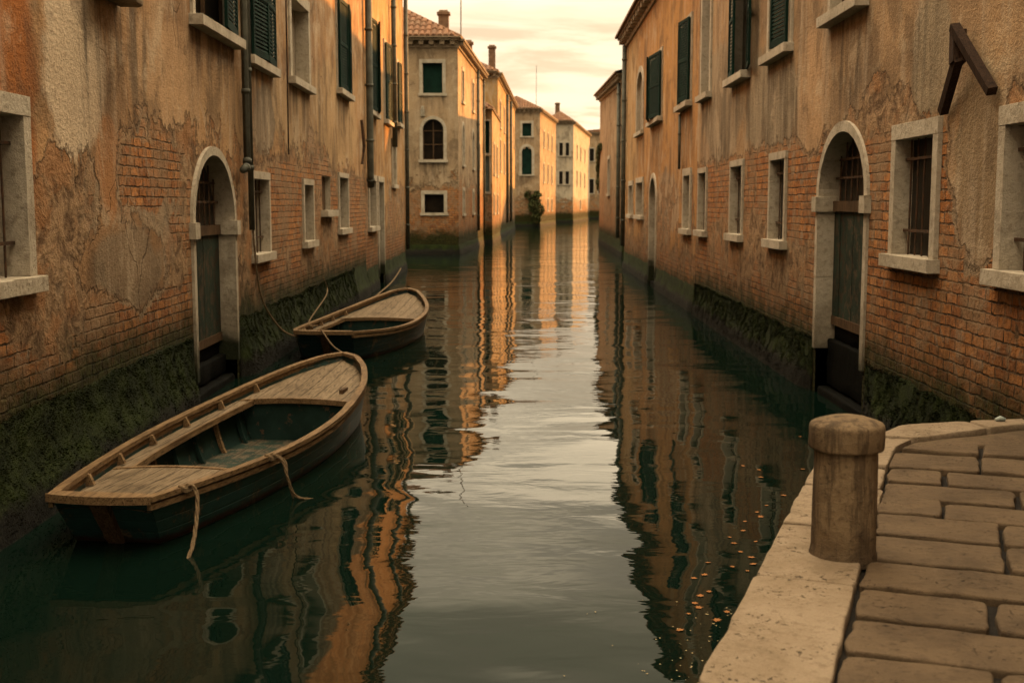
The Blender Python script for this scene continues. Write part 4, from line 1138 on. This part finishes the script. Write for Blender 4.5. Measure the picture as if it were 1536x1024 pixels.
def boat(name, label, L, bk, gk, loc, head, hullm, aft, fore, wl, wr, double=False, knees=True, rib_n=6):
    r = root(name, label, 'boat', (0, 0, 0))
    B, G = cr(*bk), cr(*gk)
    n = 64
    T = np.concatenate([np.linspace(0, .85, 40), .85 + .15 * np.sin(np.linspace(0, 1, 25)[1:] * math.pi / 2)])
    b = np.maximum(B(T), 0); b[-1] = .012; g = G(T)
    if double: b[0] = max(b[0], .02)
    up = np.array([0, .04, .12, .22, .33, .45, .58, .70, .81, .91, 1.0])
    prof = np.interp(up, [0, .15, .3, .45, .6, .75, .91, 1], [1, .99, .97, .945, .915, .875, .80, 0])
    keel = np.interp(T, [0, .1, .8, .93, 1], [-.16, -.24, -.24, -.16, -.02])
    if double: keel = np.interp(T, [0, .08, .8, .93, 1], [-.05, -.2, -.24, -.16, -.02])
    sb = np.clip((T - .78) / .22, 0, 1) ** 2; ss = np.clip(1 - T / .2, 0, 1) ** 1.5
    def sect(sgn, inset=0.):
        out = []
        for i in range(len(T)):
            vee = prof * (1 - .35 * sb[i] * up)
            x = sgn * np.maximum(b[i] * vee - inset, 0); z = g[i] + (keel[i] - g[i]) * up
            y = T[i] * L - sb[i] * .42 * up + ss[i] * (.40 if not double else .3) * up
            out.append(np.column_stack([x, y, z]))
        return np.array(out)
    m = len(up); hb = MB()
    for sgn in (1, -1):
        S = sect(sgn); V = S.reshape(-1, 3)
        f = [(i * m + j, (i + 1) * m + j, (i + 1) * m + j + 1, i * m + j + 1) for i in range(len(T) - 1) for j in range(m - 1)]
        if sgn < 0: f = [q[::-1] for q in f]
        hb.add(V, f)
    if not double:
        a, c = sect(1)[0], sect(-1)[0]
        hb.add(np.concatenate([a, c[::-1]]), [tuple(range(2 * m - 1, -1, -1))])
    hb.build('hull', hullm, r, True)
    # rail
    def strip(mb, path_o, path_i, z0, z1, cap=True):
        k = len(path_o); V = []
        for (xo, yo), (xi, yi), a, c in zip(path_o, path_i, z0, z1): V += [(xo, yo, a), (xo, yo, c), (xi, yi, c), (xi, yi, a)]
        f = []
        for i in range(k - 1):
            for j in range(4): f.append((i * 4 + j, i * 4 + (j + 1) % 4, (i + 1) * 4 + (j + 1) % 4, (i + 1) * 4 + j))
        f += [(3, 2, 1, 0), ((k - 1) * 4, (k - 1) * 4 + 1, (k - 1) * 4 + 2, (k - 1) * 4 + 3)]
        mb.add(V, f)
    y = T * L
    for sgn in (-1, 1):
        rl = MB()
        po = [(sgn * (q + .030), yy) for q, yy in zip(b, y)]; pi_ = [(sgn * max(q - .045, .0), yy - .04 * (tt > .97)) for q, yy, tt in zip(b, y, T)]
        strip(rl, po, pi_, g - .022, g + .018)
        strip(rl, [(sgn * (q * .995 + .022), yy) for q, yy in zip(b, y)], [(sgn * (q * .99 - .01), yy) for q, yy in zip(b, y)], g - .085, g - .040)
        rl.build('gunwale', M_RAIL, r)
    if not double:
        tr = MB(); strip(tr, [(x, -.035 - .05 * (1 - (x / b[0]) ** 2)) for x in np.linspace(-b[0] - .03, b[0] + .03, 9)], [(x, .075) for x in np.linspace(-b[0] + .03, b[0] - .03, 9)], np.full(9, g[0] - .035), np.full(9, g[0] + .026))
        tr.build('transom_rail', M_RAIL, r)
        sp = MB(); sp.hexa([(-.06, .40, -.2), (.05, .40, -.2), (.05, .46, -.2), (-.06, .46, -.2), (-.075, -.045, g[0] - .04), (.065, -.045, g[0] - .04), (.065, .03, g[0] - .04), (-.075, .03, g[0] - .04)])
        sp.build('stern_post', M_BROWNW, r)
    # decks
    dk = .115
    def deck(name_, y0, y1, mat):
        t = np.linspace(y0 / L, min(y1 / L, .992), 22); bb = np.maximum(B(t) - .03, .005); gg = G(t) - dk; V = []; K = 11
        for q, w, z in zip(t, bb, gg):
            for u in np.linspace(-1, 1, K): V.append((u * w, q * L, z + .035 * (1 - u * u)))
        f = [(i * K + j, i * K + j + 1, (i + 1) * K + j + 1, (i + 1) * K + j) for i in range(len(t) - 1) for j in range(K - 1)]
        mb = MB(); mb.add(V, f)
        return mb.build(name_, mat, r, True)
    deck('aft_deck', .04, aft, M_DECK); deck('foredeck', fore, L, M_DECK)
    for sgn, w in ((-1, wl), (1, wr)):
        t = np.linspace(aft / L, fore / L, 24); sd = MB(); gg = G(t) - dk
        strip(sd, [(sgn * (q - .03), yy) for q, yy in zip(B(t), t * L)], [(sgn * (q - .03 - w), yy) for q, yy in zip(B(t), t * L)], gg - .03, gg + .004)
        sd.build('side_deck', M_DECK, r)
        cm = MB()
        strip(cm, [(sgn * (q - .03 - w), yy) for q, yy in zip(B(t), t * L)], [(sgn * (q - .055 - w), yy) for q, yy in zip(B(t), t * L)], gg - .045, gg + .018)
        cm.build('coaming', M_RAIL, r)
        # inner planking and ribs
        fz = -.14; V = []; K = 9
        for q in t:
            bb, g0 = float(B(q)[0]), float(G(q)[0]) - dk - .02
            for u in np.linspace(0, 1, K):
                z = g0 + (fz - g0) * u; uu = (float(G(q)[0]) - z) / (float(G(q)[0]) + .24)
                V.append((sgn * (bb * np.interp(uu, up, prof) - .045), q * L, z))
        f = [(i * K + j, i * K + j + 1, (i + 1) * K + j + 1, (i + 1) * K + j) for i in range(len(t) - 1) for j in range(K - 1)]
        mb = MB(); mb.add(V, f); mb.build('inner_planking', M_INNER, r, True)
        for k in range(rib_n):
            q = (aft + (fore - aft) * (k + .6) / rib_n) / L; bb, gq = float(B(q)[0]), float(G(q)[0]); rb = MB(); pp = []
            for u in np.linspace(0, 1, 7):
                z = gq - dk - .02 + (fz - gq + dk + .02) * u; uu = (gq - z) / (gq + .24); pp.append((sgn * (bb * np.interp(uu, up, prof) - .065), z))
            Vv = []
            for x_, z_ in pp: Vv += [(x_, q * L - .022, z_), (x_ - sgn * .045, q * L - .022, z_), (x_ - sgn * .045, q * L + .022, z_), (x_, q * L + .022, z_)]
            ff = [(i * 4 + j, i * 4 + (j + 1) % 4, (i + 1) * 4 + (j + 1) % 4, (i + 1) * 4 + j) for i in range(6) for j in range(4)]
            rb.add(Vv, ff); rb.build('rib', M_RAIL if k % 3 == 1 else M_INNER, r)
        if knees and sgn < 0:
            for k in range(6):
                q = (aft * .55 + (fore + .4 - aft * .55) * k / 5) / L; bb, gq = float(B(q)[0]), float(G(q)[0]); kn = MB(); x0 = sgn * (bb - .03)
                pts = [(x0, gq - .005), (x0 - sgn * .035, gq - .01), (x0 - sgn * .075, gq - dk + .02), (x0, gq - dk + .005)]
                Vv = [(a_, q * L - .018, c_) for a_, c_ in pts] + [(a_, q * L + .018, c_) for a_, c_ in pts]
                kn.add(Vv, [(0, 1, 2, 3), (7, 6, 5, 4), (0, 4, 5, 1), (1, 5, 6, 2), (2, 6, 7, 3), (3, 7, 4, 0)]); kn.build('knee', M_RAIL, r)
    # beams at the deck edges, bulkheads, floor
    for nm, yy, sg in (('aft_bulkhead', aft, 1), ('fore_bulkhead', fore, -1)):
        q = yy / L; bb, gq = float(B(q)[0]), float(G(q)[0]); us = np.linspace(0, 1, 6); pl = []
        for u in us:
            z = gq - dk - .01 + (-.15 - gq + dk) * u; uu = (gq - z) / (gq + .24); pl.append((bb * np.interp(uu, up, prof) - .05, z))
        V = [(x_, yy - sg * .01, z_) for x_, z_ in pl] + [(-x_, yy - sg * .01, z_) for x_, z_ in pl[::-1]]
        mb = MB(); mb.add(V, [tuple(range(len(V)))]); mb.build(nm, M_INNER, r)
        bm = MB(); K = 10; Vv = []
        for u in np.linspace(-1, 1, K):
            z = gq - dk + .035 * (1 - u * u); x_ = u * (bb - .05); Vv += [(x_, yy - .03, z + .006), (x_, yy + .03, z + .006), (x_, yy + .03, z + .020), (x_, yy - .03, z + .020)]
            Vv[-4:] = [(x_, yy - .03, z - .05), (x_, yy + .03, z - .05), (x_, yy + .03, z + .010), (x_, yy - .03, z + .010)]
        ff = [(i * 4 + j, i * 4 + (j + 1) % 4, (i + 1) * 4 + (j + 1) % 4, (i + 1) * 4 + j) for i in range(K - 1) for j in range(4)]
        bm.add(Vv, ff); bm.build('deck_beam', M_RAIL, r)
    fl = MB(); t = np.linspace(aft / L, fore / L, 14); V = []
    for q in t:
        gq = float(G(q)[0]); uu = (gq + .12) / (gq + .24); x_ = float(B(q)[0]) * np.interp(uu, up, prof) - .03; V += [(-x_, q * L, -.12), (x_, q * L, -.12)]
    fl.add(V, [(i * 2, i * 2 + 1, i * 2 + 3, i * 2 + 2) for i in range(len(t) - 1)]); fl.build('floorboards', M_FLOORB, r)
    r.location = (*loc, 0); r.rotation_euler = (0, 0, -head)
    r['_'] = 0; del r['_']
    def at(x, yy, z):
        c, s = math.cos(-head), math.sin(-head)
        return (loc[0] + x * c - yy * s, loc[1] + x * s + yy * c, z)
    ring = []
    for sgn, rng_ in ((1, range(len(T))), (-1, range(len(T) - 1, -1, -1))):
        S = sect(sgn, .012)
        for i in rng_:
            zz = S[i][:, 2]; u = np.interp(0., zz[::-1], up[::-1])
            if zz[-1] < 0: ring.append((np.interp(u, up, S[i][:, 0]), np.interp(u, up, S[i][:, 1])))
    HULLS.append([at(x_, y_, 0.)[:2] for x_, y_ in ring])
    return r, B, G, at, L


B1 = boat('rowing_boat', 'larger weathered teal rowing boat with square stern and wooden decks, nearer of the two', 7.05,
          ([0, .06, .17, .35, .5, .65, .83, .93, .98, 1], [.385, .485, .635, .80, .835, .775, .58, .35, .155, 0]), ([0, .25, .5, .75, 1], [.42, .375, .385, .47, .64]),
          (-3.085, 8.78), math.atan2(.86, 6.98), M_HULL, 1.62, 4.95, .17, .09)
cl = MB(); cl.box(.40, .45, 5.3, 5.52, .375, .425); clo = cl.build('cleat', M_BROWNW); clo.parent = B1[0]
B2 = boat('rowing_boat', 'smaller dark blue rowing boat moored beyond the bow of the larger boat', 6.65,
          ([0, .08, .18, .34, .5, .66, .82, .92, .98, 1], [.48, .66, .80, .92, .93, .86, .64, .39, .17, 0]), ([0, .25, .5, .75, 1], [.50, .42, .42, .52, .76]),
          (-3.10, 19.68), math.atan2(.80, 6.5), M_HULL2, 1.15, 4.0, .13, .09, rib_n=4)


# water sheet, open inside the two hulls
from mathutils.geometry import delaunay_2d_cdt
wv = [(-260, -40), (260, -40), (260, 620), (-260, 620)]; wf = [[0, 1, 2, 3]]
near = [(x, y) for x in np.arange(-5, 5.01, 1.) for y in np.arange(0, 40.01, 1.)]
for h in HULLS: wf.append(list(range(len(wv), len(wv) + len(h)))); wv += h
cv, ce, cf, _, _, of = delaunay_2d_cdt([Vector(p) for p in wv], [], wf, 1, 1e-5)
plain('canal_water', [(p[0], p[1], 0) for p in cv], [f for f, o_ in zip(cf, of) if list(o_) == [0]], M_WATER)


# ================================================================ ROPES
def rope(label, pts, r=.016, sag=0., group=None):
    P = [Vector(p) for p in pts]; D = []
    for i in range(len(P) - 1):
        p0, p1, p2, p3 = P[max(i - 1, 0)], P[i], P[i + 1], P[min(i + 2, len(P) - 1)]
        k = max(6, int((p2 - p1).length / .04))
        for j in range(k):
            u = j / k; D.append(.5 * ((2 * p1) + (p2 - p0) * u + (2 * p0 - 5 * p1 + 4 * p2 - p3) * u * u + (3 * p1 - p0 - 3 * p2 + p3) * u ** 3))
    D.append(P[-1]); mb = MB(); ph = 0; arc = [0]
    for a, b in zip(D[:-1], D[1:]): arc.append(arc[-1] + (b - a).length)
    for s in range(3):
        Qp = []
        for i, p in enumerate(D):
            d = (D[min(i + 1, len(D) - 1)] - D[max(i - 1, 0)]).normalized(); a = d.cross(Vector((.3, .2, 1))).normalized(); b = a.cross(d)
            an = arc[i] * 2 * math.pi / (r * 9) * .5 + s * 2.094
            Qp.append(p + (a * math.cos(an) + b * math.sin(an)) * r * .5)
        mb.tube(Qp, r * .58, 6)
    o = mb.build('mooring_rope', M_ROPE, None, True)
    return tag(o, label, 'rope', group)


a1, a2 = B1[3], B2[3]
def knot(o, p, r=.045):
    mb = MB()
    for k in range(3):
        mb.tube([(p[0] + r * math.cos(t) * (1 - .1 * k), p[1] + r * math.sin(t), p[2] + .012 * k + .01 * math.sin(2 * t)) for t in np.linspace(0, 6.6, 16)], .013, 6)
    kn = mb.build('knot', M_ROPE, None, True); kn.parent = o
    return kn


p = a1(.60, .45, .415)
o = rope('frayed rope hanging from the stern corner of the larger boat into the water', [a1(.48, .42, .38), a1(.57, .38, .44), a1(.625, .34, .36), a1(.66, .22, .2), a1(.69, .04, .04), a1(.70, -.2, -.08)], .017); knot(o, a1(.50, .40, .40))
o = rope('rope hanging from the middle of the larger boat into the water', [a1(.70, 1.75, .36), a1(.80, 1.72, .40), a1(.875, 1.70, .34), a1(.92, 1.68, .2), a1(.99, 1.75, .02), a1(1.25, 1.95, -.03)], .014); knot(o, a1(.74, 1.74, .37))
o = rope('second strand beside the rope at the middle of the larger boat', [a1(.80, 1.76, .395), a1(.87, 1.78, .33), a1(.90, 1.74, .18), a1(.93, 1.80, -.02)], .009)
bt = a1(0, 7.0, .64)
o = rope('rope joining the bow of the larger boat to the smaller boat', [bt, tuple(np.array(bt) * .55 + np.array(a2(-.1, .2, .46)) * .45 + np.array((0, 0, -.03))), a2(-.08, .1, .53), a2(-.12, .25, .46)], .013); knot(o, a2(-.1, .2, .47))
w0 = FL.P(8.62, 2.25, .10); w1 = FL.P(8.9, 1.2, .14)
o = rope('long slack rope from the foot of the thin wall pipe to the smaller boat', [w0, w1, FL.P(9.35, .62, .34), FL.P(9.75, .42, .55), FL.P(9.9, .46, .6), a2(-.42, .12, .53)], .016); knot(o, a2(-.40, .15, .50), .04)
rg = FL.P(16.3, .98, .03)
o = rope('short rope from the mossy wall down to the middle of the smaller boat', [rg, FL.P(16.25, .66, .10), a2(-.93, 2.25, .44), a2(-.80, 2.35, .36)], .014)
o = rope('rope in shadow lying along the mossy wall foot beyond the smaller boat', [FL.P(33.5, .28, .24), FL.P(29, .10, .34), FL.P(24, .06, .40), FL.P(20, .04, .42)], .022)


# ================================================================ LEAVES, IVY, LITTER
def leaf_mesh(seed):
    r = random.Random(seed); pts = [(0, -.5), (.22, -.28), (.52, -.20), (.30, .02), (.40, .34), (.14, .22), (0, .55), (-.16, .20), (-.42, .30), (-.28, 0), (-.5, -.22), (-.2, -.26)]
    V = [(x * r.uniform(.85, 1.15), y * r.uniform(.85, 1.15), .10 * x * x + .12 * y * y + r.uniform(0, .03)) for x, y in pts] + [(0, 0, .01), (.05, -.9, .06), (.0, -.5, .02)]
    n = len(pts); f = [(i, (i + 1) % n, n) for i in range(n)] + [(n + 1, n + 2, 0)]
    me = bpy.data.meshes.new('fallen_leaf'); me.from_pydata(V, [], f); me.materials.append(M_LEAF)
    return me


LM = [leaf_mesh(k) for k in range(4)]
lx = [(1200, 655), (1115, 699), (1138, 705), (1141, 716), (1205, 704), (1176, 743), (1149, 758), (1136, 768), (1141, 775), (1117, 782), (1115, 796), (1094, 806), (1133, 812), (1111, 828), (1127, 836), (1062, 844), (1098, 850), (1122, 856), (1040, 867), (1064, 887), (1043, 905), (1048, 911), (1090, 918), (1033, 920), (1057, 862), (1075, 930), (1020, 945), (1100, 815), (1130, 846), (1052, 894)]
LEAF_XY = []
for x, y in lx:
    t = 2.6 / ((y - 306) / 1800 * 1.0065); u = (x - 768) / 1800
    th = math.atan(206 / 1800); d = np.array((u, math.cos(th) + (512 - y) / 1800 * math.sin(th), -math.sin(th) + (512 - y) / 1800 * math.cos(th))); t = -2.6 / d[2]
    LEAF_XY.append((round(d[0] * t, 2), round(d[1] * t, 2)))
def put_leaf(x, y, sc, label, group):
    o = bpy.data.objects.new('fallen_leaf', random.choice(LM)); C.objects.link(o)
    o.location = (x, y, .004); o.scale = (sc, sc, sc * .8); o.rotation_euler = (random.uniform(-.1, .1), random.uniform(-.1, .1), random.uniform(0, 6.28))
    tag(o, label, 'leaf', group)
for x, y in LEAF_XY: put_leaf(x, y, random.uniform(.034, .062), 'orange fallen leaf floating on the dark water along the quay edge', 'fallen leaves floating along the quay')
put_leaf(.29, 4.72, .045, 'lone orange leaf on the pale sky reflection out in the canal', None)
put_leaf(.17, 4.33, .045, 'lone curled leaf nearest the bottom on the pale sky reflection', None)
r = np.random.default_rng(3); k = 420
a = r.uniform(-.6, 3.4, k); nn = -np.abs(r.normal(0, .42, k)) - .02
P = np.array([Q(u, w) for u, w in zip(a, nn)]); S = r.uniform(.003, .010, k) * np.where(r.random(k) < .1, 1.8, 1); an = r.uniform(0, 6.28, k)
T3 = np.stack([np.column_stack([P[:, 0] + S * np.cos(an + q), P[:, 1] + S * np.sin(an + q), np.full(k, .004)]) for q in (0, 2.1, 4.2)], 1).reshape(-1, 3)
plain('floating_debris', T3, np.arange(3 * k).reshape(-1, 3), M_SPECK, 'stuff')
gs = MB(); gs.tube([(3.86, 9.45, QZ + .04), (3.90, 9.46, QZ + .05), (3.94, 9.45, QZ + .04)], .02, 8, rr=[.012, .022, .014])
tag(gs.build('glass_shard', flat_mat('pale_glass', (.34, .40, .37), (.42, .46, .42), 9, .3), None, True), 'small pale green glass shard on the quay border beside the brick wall', 'glass shard')


def ivy(label, pts, n, ls, seed):
    """stem with hanging leaf sprays; pts = list of (centre, radii)"""
    rr_ = root('ivy', label, 'ivy', pts[0][0]); r = np.random.default_rng(seed); V = []
    tot = sum(p[2] for p in pts)
    for c, rad_, w in pts:
        k = int(n * w / tot); d = r.normal(size=(k, 3)); d /= np.linalg.norm(d, axis=1)[:, None]; q = np.array(c) + d * np.array(rad_) * (r.uniform(.3, 1, k) ** .5)[:, None]
        keep = fbm(q, 1.4 / max(rad_), 3, seed) > .36; q = q[keep]; k = len(q)
        a = r.normal(size=(k, 3)); a /= np.linalg.norm(a, axis=1)[:, None]; b = np.cross(a, r.normal(size=(k, 3))); b /= np.linalg.norm(b, axis=1)[:, None]
        s = ls * r.uniform(.6, 1.4, (k, 1)); V.append(np.stack([q - a * s, q - b * s * .6, q + a * s, q + b * s * .6], 1).reshape(-1, 3))
    V = np.concatenate(V); mesh_obj('foliage', V, np.arange(len(V)).reshape(-1, 4), M_IVY, rr_)
    st = MB(); st.tube([tuple(np.array(pts[-1][0]) - np.array((0, 0, pts[-1][1][2]))), tuple(pts[len(pts) // 2][0]), tuple(pts[0][0])], ls * .3, 6); st.build('stem', M_BROWNW, rr_)


ivy('dark ivy mass hanging at the water corner of the buff house', [((2.0, 140.7, 3.6), (.6, .35, .6), .7), ((2.9, 140.6, 3.3), (.6, .4, .9), 1), ((2.4, 140.7, 2.4), (.55, .35, .9), .8), ((3.2, 140.5, 2.0), (.6, .4, .8), 1), ((2.9, 140.6, 1.1), (.55, .35, .7), .8)], 2600, .12, 4)
ivy('dark ivy clump hanging at the far corner of the brown house', [((5.86, 81.0, 6.35), (.14, 1.8, .25), 1), ((5.88, 82.6, 5.9), (.16, .7, .4), 1), ((5.90, 83.2, 5.1), (.13, .4, .6), 1), ((5.90, 83.3, 4.1), (.10, .3, .6), .6)], 2200, .075, 9)
